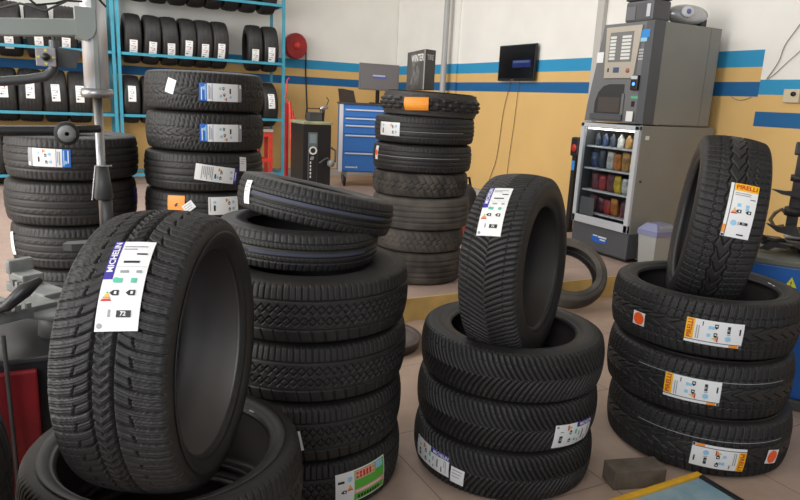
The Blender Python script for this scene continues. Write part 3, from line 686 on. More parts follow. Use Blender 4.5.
# hose reel, cables on the back wall
hr = thing('hose_reel', 'round red hose reel on the back wall above the crane', 'reel', (3.08, 9.20, 1.965))
MR = Matrix.Rotation(PI/2, 3, 'X')
MB().lathe([(0, -.07), (.165, -.07), (.175, -.05), (.175, .05), (.165, .075), (0, .075)], 40, M=MR, smooth=False, sx=.9).build('drum', M_redd, hr)
MB().lathe([(0, .075), (.05, .075), (.05, .09), (0, .09)], 20, M=MR).build('hub', M_redp, hr)
MB().b2(-.04, .04, -.0, .08, -.06, .06).build('bracket', M_dark, hr)
m = MB(); m.tube([(3.19, 9.2, 2.02), (3.23, 9.21, 2.03), (3.258, 9.25, 1.97), (3.262, YA - .014, 1.6), (3.29, YA - .016, 1.12), (3.27, YA - .02, 1.0), (3.3, YA - .02, .8)], .010, 8)
tag(m.build('hanging_cable', M_blk, None), 'black cable hanging down the back wall beside the hose reel', 'cable')

M_tcb = mat('tool_chest_blue', (56, 118, 196), 0.4); M_tcw = mat('tool_chest_white', (214, 218, 222), .4)
tc = thing('tool_chest', 'blue rolling tool chest with white handles by the wall corner', 'tool chest', (3.66, 8.0, ZP), rot=(0, 0, -.33))
MB().b2(-.345, .30, .0, .46, .195, 1.075, bev=.006).build('body', M_tcb, tc)
MB().b2(-.352, -.300, -.010, .0, .195, 1.075, bev=.003).build('corner_rail', M_tcw, tc)
ys = [1.022, .91, .817, .69, .457, .20]
for i in range(5):
    a, b = (ys[i], ys[i + 1]); d = MB().b2(-.290, .295, -.014, .0, b + .010, a, bev=.004).build('drawer', M_tcb, tc)
    MB().b2(-.270, .285, -.030, -.014, a - .024, a - .006, bev=.003).build('handle', M_tcw, d)
MB().b2(-.36, .31, -.02, .47, 1.076, 1.10, bev=.004).build('worktop', M_dark, tc)
m = MB(); m.b2(-.26, -.13, -.0155, -.0145, .252, .268); m.b2(-.12, -.10, -.0155, -.0145, .250, .274); m.build('nameplate', M_tcw, tc)
for sx in (-.26, .20):
    for sy in (.07, .38):
        k = MB(); k.b2(sx - .03, sx + .03, sy - .03, sy + .03, .15, .194); k.b2(sx - .026, sx - .018, sy - .03, sy + .03, .06, .16); k.b2(sx + .018, sx + .026, sy - .03, sy + .03, .06, .16)
        cs = k.build('caster', M_stl, tc)
        MB().lathe([(0, -.016), (.055, -.016), (.064, -.008), (.064, .008), (.055, .016), (0, .016)], 20, c=(sx, sy - .01, .064), M=Matrix.Rotation(PI/2, 3, 'Y')).build('wheel', M_blk, cs)
M_mon = mat('monitor_grey', (116, 114, 114), .35)
mo = thing('computer_monitor', 'grey flat monitor standing on the blue tool chest', 'monitor', (3.875, 8.12, ZP + 1.10))
MB().b2(-.10, .10, -.06, .06, .0, .012, bev=.003).build('base', M_blk, mo)
MB().b2(-.022, .022, .0, .03, .012, .26).build('stand', M_blk, mo)
MB().b2(-.29, .29, -.03, .0, .17, .51, bev=.008).build('frame', M_mon, mo)
sc = MB().b2(-.265, .265, -.033, -.030, .19, .49).build('screen', mat('monitor_screen', (120, 118, 122), .3), mo)
m = MB(); m.b2(-.10, .10, -.0345, -.0335, .325, .343); m.build('picture', mat('screen_blue', (70, 90, 170), .4, emit=((70, 90, 170), .25)), sc)
m = MB(); m.b2(-.10, .08, -.035, -.0345, .349, .367); m.build('text_line', mat('screen_pale', (170, 180, 205), .4, emit=((160, 170, 200), .3)), sc)
lb_ = thing('cardboard_tray', 'dark angular tray on the left end of the tool chest', 'tray', (3.45, 8.22, ZP + 1.10))
MB().prism([(-.06, 0), (.12, 0), (.08, .15), (-.085, .17)], (0, 0.06, 0), (1, 0, 0), (0, 0, 1), .14).build('body', mat('dark_brown_plastic', (66, 56, 52), .5), lb_)

# tall box on the back stack (photo of a tyre, white lettering)
bx = thing('tyre_box', 'tall black carton with white lettering on the knobby tyre', 'box', (0, 0, 0))
def dirp(az): return Vector((math.cos(az), math.sin(az), 0))
def azpx(px, py=60):
    v = RW @ _cv(px, py); return math.atan2(v.y, v.x)
P1 = dirp(azpx(425)) * 4.16; P2 = dirp(azpx(407.5)) * 4.56; P3 = dirp(azpx(435.5)) * 4.25
P4 = P2 + (P3 - P1); ZB = TOPB + .004; HB = .24
M_box = mat('carton_dark_print', (62, 60, 58), .5, rgb2=(84, 82, 80), vscale=6)
m = MB(); pl = [P1, P3, P4, P2]
m.add([p + Vector((0, 0, ZB)) for p in pl] + [p + Vector((0, 0, ZB + HB)) for p in pl], [(3, 2, 1, 0), (4, 5, 6, 7), (0, 1, 5, 4), (1, 2, 6, 5), (2, 3, 7, 6), (3, 0, 4, 7)])
m.build('carton', M_box, bx)
e1 = (P1 - P2).normalized(); e2 = (P3 - P1).normalized(); L1 = (P1 - P2).length; L2 = (P3 - P1).length
n1 = e1.cross(Vector((0, 0, 1))); n2 = e2.cross(Vector((0, 0, 1)))
m = MB(); add_text(m, 'WINTER', .060, P2 + e1 * L1 * .60 + Vector((0, 0, ZB + HB - .047)) + n1 * .001, e1, (0, 0, 1), stretch=1.25)
add_text(m, 'TIRE', .044, P1 + e2 * L2 * .5 + Vector((0, 0, ZB + HB - .047)) + n2 * .001, e2, (0, 0, 1), stretch=.8)
m.build('lettering', mat('carton_white', (214, 212, 208), .5), bx)
m = MB(); a0 = P2 + e1 * L1 * .08 + Vector((0, 0, ZB + .02)) + n1 * .0008
m.add([a0 + e1 * (L1 * u) + Vector((0, 0, v * HB)) for u, v in ((.02, .05), (.60, .05), (.66, .35), (.56, .68), (.36, .72), (.16, .55), (.30, .35))], [tuple(range(7))])
m.build('tyre_picture', mat('carton_picture', (116, 114, 112), .5, rgb2=(54, 52, 50), vscale=26), bx)
m = MB(); m.tube([P1 + Vector((0, 0, ZB)) + n1 * .001, P1 + Vector((0, 0, ZB + HB)) + n1 * .001], .004, 6); m.build('edge_tape', mat('carton_edge', (160, 158, 154), .5), bx)

# ------------------------------------------------------------------ right wall: television, cables, pipes
tv = thing('television', 'black square television mounted high on the right wall', 'television', (XB - .035, 6.235, 1.77), rot=(0, 0, 0))
MB().b2(-.03, .0, -.335, .335, -.195, .20, bev=.008).build('frame', M_blk, tv)
s_ = MB().b2(-.0335, -.030, -.315, .315, -.165, .185).build('screen', mat('tv_screen', (16, 16, 20), .15), tv)
MB().b2(-.0345, -.0335, -.27, .06, -.05, .03).build('picture', mat('tv_blue', (24, 38, 92), .3, emit=((20, 34, 100), .15)), s_)
MB().b2(-.0352, -.0345, -.24, .05, .0, .022).build('text_line', mat('tv_text', (80, 96, 130), .3, emit=((70, 90, 140), .1)), s_)
MB().b2(-.036, -.031, .02, .07, -.192, -.180).build('brand_badge', M_stl, tv)
MB().b2(.0, .035, -.1, .1, -.08, .08).build('wall_bracket', M_dark, tv)
def cable(pts, r, label, mt=M_blk, name='hanging_cable'):
    P = [Vector(p) for p in pts]; out = []
    for i in range(len(P) - 1):
        p0 = P[max(i-1, 0)]; p1 = P[i]; p2 = P[i+1]; p3 = P[min(i+2, len(P)-1)]
        for k in range(6):
            t = k / 6; out.append(0.5 * ((2*p1) + (-p0+p2)*t + (2*p0-5*p1+4*p2-p3)*t*t + (-p0+3*p1-3*p2+p3)*t**3))
    out.append(P[-1]); return tag(MB().tube(out, r, 6).build(name, mt), label, 'cable')
cable([(XB - .02, 6.36, 1.58), (XB - .012, 6.47, 1.24), (XB - .012, 6.51, .85), (XB - .012, 6.55, .62), (XB - .012, 6.64, .42), (XB - .02, 6.65, .3)],   .0035, 'left of the two thin cables hanging below the television', mat('cable_brown', (92, 76, 56), .6))
cable([(XB - .02, 6.21, 1.58), (XB - .012, 6.25, 1.1), (XB - .012, 6.28, .8), (XB - .012, 6.31, .4)], .003, 'right of the two thin cables hanging below the television', mat('cable_brown', (92, 76, 56), .6))
cable([(XB - .012, 2.9, 2.2), (XB - .012, 3.05, 1.95), (XB - .012, 3.13, 1.82), (XB - .012, 3.16, 1.7), (XB - .012, 3.23, 1.58)], .003, 'upper thin cable looping down the white right wall', mat('cable_grey', (120, 118, 112), .6))
cable([(XB - .012, 2.9, 1.95), (XB - .012, 3.0, 1.79), (XB - .012, 3.08, 1.71), (XB - .012, 3.17, 1.62), (XB - .012, 3.22, 1.58)], .0025, 'lower thin cable looping down the white right wall', mat('cable_grey', (120, 118, 112), .6))
cable([(XB - .012, 3.50, 1.45), (XB - .012, 3.44, 1.425), (XB - .012, 3.38, 1.43), (XB - .012, 3.33, 1.45)], .0025, 'short cable loop under the dark blue band right of the machine', mat('cable_grey', (120, 118, 112), .6))
M_pipe = mat('grey_pipe_paint', (168, 168, 166), .45)
m = MB(); m.tube([(4.60, 7.67, ZP), (4.60, 7.67, 4.0)], .038, 16); tag(m.build('vertical_pipe', M_pipe), 'slim grey vertical pipe between the carton and television', 'pipe')
m = MB(); m.b2(XB - .05, XB, 4.96, 5.05, .24, 4.0, bev=.006); tag(m.build('cable_duct', mat('duct_white', (190, 188, 182), .5)), 'pale vertical cable duct on the wall left of the machine', 'duct')
m = MB(); m.b2(XB - .012, XB, 4.60, 4.66, 1.9, 4.0); tag(m.build('cable_duct', mat('duct_white', (190, 188, 182), .5)), 'narrow pale duct rising above the vending machine', 'duct')
sb = thing('junction_box', 'small cream junction box on the right wall, on the light blue band', 'switch box', (XB - .025, 3.0, 1.465))
MB().b2(-.02, .025, -.06, .06, -.05, .045, bev=.005).build('housing', mat('cream_plastic', (206, 192, 160), .5), sb)
MB().lathe([(0, -.01), (.016, -.01), (.016, .01), (0, .01)], 12, c=(-.026, -.02, .01), M=Matrix.Rotation(PI/2, 3, 'Y')).build('knob', M_blk, sb)

# ------------------------------------------------------------------ vending machine
M_vg = mat('vending_side_grey', (136, 136, 130), .5, var=.04, vscale=3)
M_vd = mat('vending_dark_grey', (84, 86, 90), .45)
M_vm = mat('vending_mid_grey', (112, 113, 114), .45)
M_vl = mat('vending_light_frame', (196, 200, 204), .4)
M_champ = mat('vending_champagne', (190, 182, 168), .35, metal=.3)
vm = thing('vending_machine', 'grey coffee and snack vending tower against the right wall', 'vending machine', (3.9, 3.9, ZP))
YL, YRt = 4.20, 3.58
def vb(x0, x1, y0, y1, z0, z1, name, m, par=vm, bev=0.0, off=True):
    b = MB().b2(x0 - 3.9, x1 - 3.9, y0 - 3.9, y1 - 3.9, z0 - ZP, z1 - ZP, bev=bev); return b.build(name, m, par)
# lower cabinet shell with open front niche
vb(4.02, 4.70, YRt, YRt + .02, ZP + .02, 1.20, 'side_panel', M_vg)
vb(4.02, 4.70, YL - .02, YL, ZP + .02, 1.20, 'side_panel', M_vg)
vb(4.40, 4.68, YRt + .02, YL - .02, ZP + .02, 1.18, 'back_cabinet', M_vd)
vb(3.92, 4.40, YRt + .02, YL - .02, ZP + .02, .37, 'lower_body', M_vd)
vb(3.92, 4.40, YRt + .02, YL - .02, 1.16, 1.20, 'cabinet_top', M_vd)
vb(3.905, 4.02, YRt, YRt + .03, .37, 1.20, 'side_panel', M_vg)
vb(3.905, 4.02, YL - .03, YL, .37, 1.20, 'side_panel', M_vd)
vb(3.898, 4.02, YRt - .001, YL + .001, ZP + .03, .372, 'kick_panel', M_vd, bev=.006)
vb(3.93, 4.68, YRt + .02, YL - .02, ZP, ZP + .03, 'plinth', M_blk)
# glass door
dr = MB(); X0, X1 = -.022, .008
for (a, b, c, d) in ((3.585 - 3.9, 3.630 - 3.9, .235, 1.055), (4.165 - 3.9, 4.205 - 3.9, .235, 1.055)): dr.b2(X0, X1, a, b, c, d, bev=.006)
dr.b2(X0, X1, 3.585 - 3.9, 4.205 - 3.9, 1.02, 1.055, bev=.006); dr.b2(X0, X1, 3.585 - 3.9, 4.205 - 3.9, .235, .300, bev=.006)
door = dr.build('glass_door', M_vl, vm)
M_gl = mat('door_glass', (235, 240, 242), .03, trans=1.0, spec=.4)
bpy.data.materials['door_glass'].node_tree.nodes['Principled BSDF'].inputs['IOR'].default_value = 1.1
MB().b2(-.010, -.006, 3.63 - 3.9, 4.165 - 3.9, .30, 1.02).build('glass_pane', M_gl, door)
MB().b2(-.002, .006, 3.98 - 3.9, 4.14 - 3.9, .305, .45).build('delivery_flap', mat('flap_grey', (92, 96, 98), .4), vm)
for k, zz in enumerate((.315, .50, .68, .86)):
    MB().b2(.03, .48, 3.605 - 3.9, 4.175 - 3.9, zz, zz + .012).build('shelf', M_vl, vm)
# small lamp strip inside the cabinet, as in a real snack machine
em = MB().b2(.02, .05, 3.62 - 3.9, 4.16 - 3.9, 1.005, 1.015).build('light_strip', mat('cabinet_lamp', (255, 250, 240), .5, emit=((255, 250, 240), 9.0)), vm)
sn = [(178, 60, 60), (232, 200, 50), (210, 130, 60), (70, 90, 130), (214, 214, 210), (120, 64, 78), (240, 220, 90), (60, 70, 86), (196, 150, 90)]
g = {0: 'snack packets on the lowest shelf of the machine', 1: 'snack packets on the second shelf of the machine', 2: 'snack packets on the third shelf of the machine', 3: 'bottles on the top shelf of the machine'}
cnames = {0: 'dark red', 1: 'yellow', 2: 'orange-brown', 3: 'slate blue', 4: 'white', 5: 'wine red', 6: 'pale yellow', 7: 'dark blue', 8: 'tan'}
plan = {0: [5, 5, 0, 2, 5, 4], 1: [5, 0, 5, 1, 4, 1], 2: [3, 7, 4, 2, 8, 6], 3: [7, 3, 7, 4, 8, 3]}
ordn = ['leftmost', 'second from left', 'third from left', 'third from right', 'second from right', 'rightmost']
for row, cols in plan.items():
    zz = (.327, .512, .692, .872)[row] + ZP
    for q, ci in enumerate(cols):
        y = 4.10 - q * .082 - (.03 if row < 2 else 0); wdt = .076; hgt = (.145, .150, .155, .12)[row] - .012 * ((q * 7 + row) % 3)
        mm = mat('snack_%s' % cnames[ci].replace(' ', '_').replace('-', '_'), sn[ci], .35, rgb2=tuple(int(v * .55) for v in sn[ci]), vscale=22)
        shelf = ('lowest', 'second', 'third', 'top')[row]
        if row < 3:
            pm = MB(); hw = wdt / 2; hh = hgt
            nseg = 6; vs = []; fs = []
            for i in range(nseg + 1):
                tt = i / nseg; d = .026 * math.sin(PI * tt) ** .6 + .001
                for (yy, dd) in ((-hw, 0), (-hw * .6, -d), (hw * .6, -d), (hw, 0), (hw * .6, d), (-hw * .6, d)): vs.append((dd, yy, tt * hh))
            for i in range(nseg):
                for j in range(6): fs.append((i*6 + j, i*6 + (j+1) % 6, (i+1)*6 + (j+1) % 6, (i+1)*6 + j))
            fs += [(5, 4, 3, 2, 1, 0), tuple(nseg * 6 + j for j in range(6))]
            pm.add(vs, fs, 0, True); o = pm.build('snack_packet', mm, None, (3.985, y, zz))
            tag(o, '%s snack packet, %s on the %s shelf of the machine' % (cnames[ci], ordn[q], shelf), 'snack', g[row])
            o.rotation_euler = (random.uniform(-.10, .10), random.uniform(-.16, -.02), random.uniform(-.25, .25))
            if ci in (1, 6, 2): pass
        else:
            o = MB().lathe([(0, 0), (.026, 0), (.028, .01), (.028, .07), (.012, .095), (.011, .105), (0, .105)], 16).build('drink_bottle', mm, None, (3.99, y, zz))
            tag(o, '%s drink bottle, %s on the top shelf of the machine' % (cnames[ci], ordn[q]), 'bottle', g[row])
# kick panel sticker
st2 = MB(); st2.prism([(.0, .0), (.06, -.012), (.16, .0), (.17, .03), (.09, .05), (-.01, .05)][::1], (-.0035, .06, .11), (0, -1, 0), (0, 0, 1), .001); st2.build('round_sticker', M_blue, vm)
st3 = MB(); st3.b2(-.006, -.0045, -.10, -.01, .145, .158); st3.b2(-.006, -.0045, -.09, -.03, .125, .136); st3.b2(-.006, -.0045, .0, .05, .150, .160); st3.build('sticker_print', M_white, vm)
# side panel details
MB().b2(.045, .085, -.3225, -.3205, .955, .985).build('small_plate', M_white, vm)
MB().lathe([(0, -.004), (.009, -.004), (.009, .004), (0, .004)], 12, c=(.05, -.322, .64), M=Matrix.Rotation(PI/2, 3, 'X')).build('lock', M_blk, vm)
# upper module
up = MB(); ya, yb, yc = 3.58 - 3.9, 4.20 - 3.9, 4.085 - 3.9; za, zb_ = 1.07, 1.81
poly = [(ya, za), (yb, za), (yb - .012, za + .12), (yc + .012, zb_ - .10), (yc, zb_), (ya, zb_)]
up.prism([(-p[0], p[1]) for p in poly], (.105, 0, 0), (0, -1, 0), (0, 0, 1), -.615)
up.build('upper_body', M_vg, vm)
fr = MB(); fr.prism([(-p[0], p[1]) for p in poly], (.0, 0, 0), (0, -1, 0), (0, 0, 1), -.104); fd = fr.build('upper_door', M_vm, vm)
MB().b2(.001, .103, ya - .004, ya - .0005, za + .005, zb_ - .002).build('door_edge', M_vd, vm)
MB().b2(-.006, .0, ya, ya + .075, za + .004, zb_ - .004).build('coin_column', M_vd, vm)
MB().b2(.166, .72, ya - .0015, ya - .0005, za - .004, za + .004).build('seam_line', M_vd, vm)
MB().b2(.60, .606, ya - .0015, ya - .0005, za, zb_).build('seam_line', M_vm, vm)
def yz(name, y0, y1, z0, z1, m, x=-.004, par=vm, d=.004, bev=0): return MB().b2(x, x + d, y0 - 3.9, y1 - 3.9, z0 - ZP, z1 - ZP, bev=bev).build(name, m, par)
# selection panel (slightly tapered)
sp = MB(); sp.prism([(-(4.045 - 3.9), 1.925 - ZP), (-(3.685 - 3.9), 1.925 - ZP), (-(3.722 - 3.9), 1.545 - ZP), (-(4.02 - 3.9), 1.545 - ZP)][::-1], (-.001, 0, 0), (0, -1, 0), (0, 0, 1), .012)
selp = sp.build('selection_panel', M_champ, vm)
yz('button_field', 3.760, 3.995, 1.665, 1.885, mat('button_field_grey', (120, 120, 118), .4), -.0155, selp, .003)
for c_, (ya_, yb_) in enumerate(((3.925, 3.985), (3.775, 3.865))):
    for k in range(7): yz('selection_button', ya_, yb_, 1.682 + k*.026, 1.700 + k*.026, mat('button_label', (220, 222, 216), .4), -.0185, selp, .003)
yz('panel_icon', 3.87, 3.93, 1.585, 1.625, mat('icon_blue_grey', (74, 84, 116), .4), -.0148, selp, .002)
MB().lathe([(0, -.004), (.017, -.004), (.017, .0), (0, .0)], 16, c=(-.014, 3.78 - 3.9, 1.60 - ZP), M=Matrix.Rotation(PI/2, 3, 'Y')).build('panel_icon', mat('icon_red', (176, 90, 74), .4), selp)
yz('panel_icon', 3.975, 3.99, 1.59, 1.62, M_ink, -.0148, selp, .002)
# cup bay: dark arched recess
bay = MB(); pts = [(-(3.805 - 3.9), 1.275), (-(4.10 - 3.9), 1.275), (-(4.10 - 3.9), 1.36), (-(4.07 - 3.9), 1.44), (-(4.02 - 3.9), 1.485), (-(3.96 - 3.9), 1.50), (-(3.805 - 3.9), 1.50)]
bay.prism([(p[0], p[1] - ZP) for p in pts], (-.001, 0, 0), (0, -1, 0), (0, 0, 1), .003); by = bay.build('cup_bay', mat('cup_bay_dark', (50, 50, 52), .5), vm)
yz('drip_back', 3.83, 4.06, 1.285, 1.40, mat('cup_bay_brown', (74, 68, 64), .5), -.006, by, .002)
yz('side_light', 3.79, 3.815, 1.27, 1.43, M_vm, -.008, vm, .006)
yz('drip_tray', 3.79, 4.13, 1.225, 1.272, M_vd, -.018, vm, .018, .004)
yz('white_sticker', 4.06, 4.13, 1.665, 1.745, M_white, -.0025, vm, .002)
yz('blue_sticker', 3.615, 3.70, 1.835, 1.89, mat('sticker_blue', (50, 140, 214), .4), -.0075, vm, .006)
yz('blue_sticker', 3.635, 3.71, 1.805, 1.833, M_lbl, -.0075, vm, .006)
for r_ in range(4):
    for c_ in range(3): yz('keypad_key', 3.655 + c_*.016, 3.667 + c_*.016, 1.675 + r_*.022, 1.688 + r_*.022, mat('key_pale', (190, 192, 194), .4), -.004, vm, .004)
cr_ = yz('card_reader', 3.655, 3.725, 1.455, 1.565, M_blk, -.028, vm, .028, .008)
yz('reader_top', 3.66, 3.72, 1.535, 1.56, M_vl, -.030, cr_, .002)
MB().lathe([(0, -.004), (.012, -.004), (.012, 0), (0, 0)], 16, c=(-.0285, 3.69 - 3.9, 1.50 - ZP), M=Matrix.Rotation(PI/2, 3, 'Y')).build('blue_lamp', mat('blue_led', (90, 150, 255), .3, emit=((80, 140, 255), 2.5)), cr_)
yz('credit_display', 3.655, 3.725, 1.395, 1.412, mat('green_display', (80, 160, 120), .4, emit=((60, 150, 110), .4)), -.003, vm, .003)
yz('coin_slot', 3.685, 3.715, 1.335, 1.375, M_blk, -.004, vm, .004)
yz('white_sticker', 3.672, 3.738, 1.225, 1.30, M_white, -.019, vm, .001)
MB().b2(-.002, .0, ya + .02, ya + .06, zb_ - .05, zb_ - .02).build('corner_mark', M_vl, vm)

# things on top of the machine
bb = thing('bean_hopper', 'dark grey lidded hopper on top of the vending machine', 'hopper', (3.99, 3.76, 1.95))
hb = MB(); hb.b2(-.09, .09, -.145, .125, .0, .15, bev=.02); hb.build('body', mat('hopper_grey', (86, 86, 88), .45), bb)
MB().b2(-.098, .098, -.152, .132, .15, .20, bev=.02).build('lid', M_dark, bb)
MB().b2(-.095, -.090, -.12, -.085, .03, .12, bev=.002).build('window', M_vl, bb)
MB().b2(-.095, -.090, .02, .11, .015, .11, bev=.002).build('window', mat('hopper_window', (110, 110, 116), .3), bb)
rd = thing('portable_radio', 'rounded silver portable radio on the vending machine', 'radio', (4.30, 3.66, 1.95))
Mr = rotz(-.30)
pr = MB(); pr.lathe([(0, -.055), (.05, -.052), (.085, -.035), (.095, 0), (.085, .035), (.05, .052), (0, .055)], 32, c=(0, 0, .078), M=Mr @ Matrix.Rotation(PI/2, 3, 'X'), sx=1.85, sy=.80)
pr.build('shell', mat('radio_silver', (186, 188, 190), .3, metal=.6), rd)
sp_ = MB(); sp_.lathe([(0, .058), (.035, .057), (.042, .045), (.0, .045)], 24, c=(-.035, -.005, .092), M=Mr @ Matrix.Rotation(PI/2, 3, 'X'), sx=1.3, sy=1); sp_.build('dial', mat('radio_white', (224, 226, 234), .3), rd)
MB().lathe([(0, .060), (.018, .060), (.018, .055), (.0, .055)], 20, c=(-.035, -.007, .095), M=Mr @ Matrix.Rotation(PI/2, 3, 'X')).build('tuning_knob', mat('radio_blue', (110, 120, 180), .3), rd)
MB().b2(.10, .165, -.06, .06, 0, .06, bev=.01).build('foot', M_blk, rd)
MB().b2(-.10, .10, -.03, .03, 0, .012).build('foot', M_blk, rd)

# bin beside the machine
bn = thing('waste_bin', 'white waste bin with lilac swing lid beside the machine', 'bin', (4.03, 3.42, ZP))
b = MB(); P = [(.085, .10, 0), (.105, .125, .30)]
def frustum(mb, x0, y0, z0, x1, y1, z1, mi=0): mb.add([(-x0, -y0, z0), (x0, -y0, z0), (x0, y0, z0), (-x0, y0, z0), (-x1, -y1, z1), (x1, -y1, z1), (x1, y1, z1), (-x1, y1, z1)], [(3, 2, 1, 0), (4, 5, 6, 7), (0, 1, 5, 4), (1, 2, 6, 5), (2, 3, 7, 6), (3, 0, 4, 7)], mi)
frustum(b, .09, .07, 0, .108, .085, .255); b.build('body', mat('bin_white', (168, 170, 166), .5), bn)
b = MB(); frustum(b, .115, .092, .256, .115, .092, .295); frustum(b, .115, .092, .295, .075, .05, .345); b.build('lid', mat('bin_lid_lilac', (132, 136, 170), .5), bn)
b = MB(); b.b2(-.06, .07, -.075, -.060, .302, .330); b.build('flap', mat('bin_flap', (176, 180, 170), .5), bn)

# slim black post left of the machine
ps = thing('charging_post', 'slim black post with red round mark left of the vending machine', 'post', (4.38, 4.775, ZP))
MB().b2(-.06, .06, -.05, .05, 0, .02, bev=.004).build('base', M_blk, ps)
MB().b2(-.025, .025, -.025, .025, .02, .72).build('pole', M_blk, ps)
MB().b2(-.035, .035, -.055, .055, .72, .90, bev=.02).build('head', M_blk, ps)
MB().lathe([(0, 0), (.034, 0), (.034, .003), (0, .003)], 20, c=(-.036, 0, .80), M=Matrix.Rotation(-PI/2, 3, 'Y')).build('red_mark', mat('mark_red', (196, 50, 44), .4), ps)
MB().b2(-.028, -.025, -.02, .02, .59, .68).build('blue_sticker', mat('sticker_blue', (50, 140, 214), .4), ps)

# red trolley jack and dark canister behind the back stack
tj = thing('trolley_jack', 'red trolley jack on the platform behind the grey worn tyres', 'jack', (3.10, 4.62, ZP))
m = MB(); m.prism([(-.14, .03), (.12, .03), (.12, .10), (.04, .22), (-.05, .22), (-.14, .10)], (0, -.05, 0), (1, 0, 0), (0, 0, 1), -.10); m.build('frame', mat('faded_red', (206, 92, 88), .5), tj)
MB().lathe([(0, 0), (.05, 0), (.05, .02), (0, .02)], 20, c=(-.02, .0, .22)).build('saddle', M_dark, tj)
for sx in (-.10, .09): MB().lathe([(0, -.07), (.032, -.07), (.032, .07), (0, .07)], 16, c=(sx, 0, .032), M=Matrix.Rotation(PI/2, 3, 'X')).build('wheel', M_blk, tj)
cn = thing('rubber_boot_bag', 'dark rounded bag standing behind the grey worn tyres', 'bag', (3.30, 5.00, ZP))
MB().lathe([(0, 0), (.13, 0), (.15, .05), (.14, .25), (.10, .38), (.05, .44), (0, .445)], 24).build('body', mat('dark_canvas', (56, 54, 54), .7, var=.2), cn)
MB().tube([(-.05, 0, .42), (-.02, 0, .50), (.04, 0, .50), (.06, 0, .42)], .012, 8).build('handle', M_blk, cn)

# round pan on the floor behind the left-centre stack
dp = thing('drain_pan', 'shallow round black pan on the floor behind the big stack', 'pan', (1.50, 3.03, 0))
MB().lathe([(0, .004), (.20, .004), (.215, .035), (.235, .055), (.24, .05), (.225, .0), (0, 0)], 48).build('pan', mat('pan_black', (52, 46, 44), .5, rgb2=(80, 66, 60), vscale=9), dp)
MB().lathe([(0, .006), (.10, .006), (.11, .022), (.07, .026), (0, .022)], 32).build('strainer', M_dark, dp)

# ------------------------------------------------------------------ front right: service plate and timber block
M_plate = mat('scuffed_blue_grey_plate', (112, 144, 160), .6, rgb2=(142, 166, 174), vscale=9, bump=.1)
lp = thing('lift_plate', 'blue-grey floor plate with yellow edge at the bottom right corner', 'lift plate', (1.90, 1.31, 0))
MB().b2(-.75, -.016, -.75, -.022, .0, .092).build('deck', M_plate, lp)
MB().b2(-.75, .0, -.0215, .0, .0, .102, bev=.003).build('yellow_edge', mat('yellow_edge_paint', (214, 162, 34), .5, var=.15, vscale=9), lp)
MB().b2(-.015, .0, -.75, -.022, .0, .100).build('black_edge', M_blk, lp)
MB().prism([(0, 0), (.085, 0), (.085, .02), (0, .085)], (.001, -.75, 0), (1, 0, 0), (0, 0, 1), -.72).build('ramp_lip', mat('plate_lip', (122, 116, 104), .7), lp)
tbk = MB().box((1.775, 1.465, .036), (.20, .085, .072), 0, rotz(-.28), .004).build('timber_block', mat('grey_timber', (108, 98, 86), .8, rgb2=(84, 76, 66), vscale=14))
tag(tbk, 'grey timber block on the floor in front of the right stack', 'block')
wd = MB().box((1.16, 1.49, .012), (.13, .035, .024), 0, rotz(.05), .003).build('metal_offcut', mat('grey_offcut', (112, 112, 112), .6)); tag(wd, 'small grey metal strip on the floor before the middle stack', 'offcut')

# ------------------------------------------------------------------ tyre changer at the left
M_tg = mat('changer_grey_paint', (146, 152, 146), .45)
ch = thing('tyre_changer', 'tyre changer at the left with grey arm and steel column', 'tyre changer', (.0, 2.33, 0))
cx, cy = 0.0, 2.33
MB().b2(-.27, .24, -.22, .26, .06, .50, bev=.01).build('body', M_blk2, ch)
MB().b2(-.27, -.085, -.245, -.221, .07, .47, bev=.006).build('front_panel', mat('maroon_paint', (118, 20, 28), .45, var=.2, vscale=5), ch)
MB().b2(-.29, .26, -.26, .28, 0, .06, bev=.008).build('base', M_dark, ch)
MB().lathe([(.0, .50), (.085, .50), (.075, .58), (0, .58)], 24).build('spindle', M_dark, ch)
m = MB(); m.lathe([(0, .58), (.13, .58), (.13, .605), (0, .605)], 32)
for k in range(4):
    a = k * PI/2 + .5; m.box((.17 * math.cos(a), .17 * math.sin(a), .605), (.25, .085, .035), 0, rotz(a), .006)
tt = m.build('turntable', M_cast, ch)
for k in range(4):
    a = k * PI/2 + .5; j = MB(); Mz = rotz(a)
    j.box(Mz @ Vector((.235, 0, .642)), (.10, .075, .035), 0, Mz, .008); j.box(Mz @ Vector((.275, 0, .675)), (.03, .085, .05), 0, Mz, .008)
    for q in range(4): j.box(Mz @ Vector((.14 + .03*q, .047, .63)), (.014, .012, .02), 0, Mz)
    j.build('clamp_jaw', M_cast, tt)
# vertical slide: cylinder, rod, mounting head
vx, vy = .130, -.03
MB().lathe([(0, 1.285), (.036, 1.285), (.036, 1.66), (0, 1.66)], 28, c=(vx, vy, 0)).build('column_cylinder', M_chr, ch)
MB().b2(vx - .006, vx + .006, vy - .040, vy - .030, 1.29, 1.60).build('column_slot', M_tg, ch)
MB().lathe([(0, 1.262), (.045, 1.262), (.048, 1.275), (.045, 1.29), (0, 1.29)], 28, c=(vx, vy, 0)).build('flange', M_stl, ch)
MB().lathe([(0, .80), (.0135, .80), (.0135, 1.262), (0, 1.262)], 20, c=(vx, vy, 0)).build('rod', M_stl, ch)
MB().lathe([(.014, 1.050), (.018, 1.050), (.029, .948), (.024, .942), (.016, .946)], 24, c=(vx + .003, vy, 0)).build('collar', M_dark, ch)
MB().tube([(vx + .03, vy - .02, 1.052), (vx - .018, vy - .02, 1.052), (vx - .032, vy - .02, .944)], .003, 6).build('spring_clip', M_stl, ch)
MB().lathe([(0, .80), (.018, .80), (.018, .946), (0, .946)], 18, c=(vx + .010, vy, 0)).build('tool_shaft', M_dark, ch)
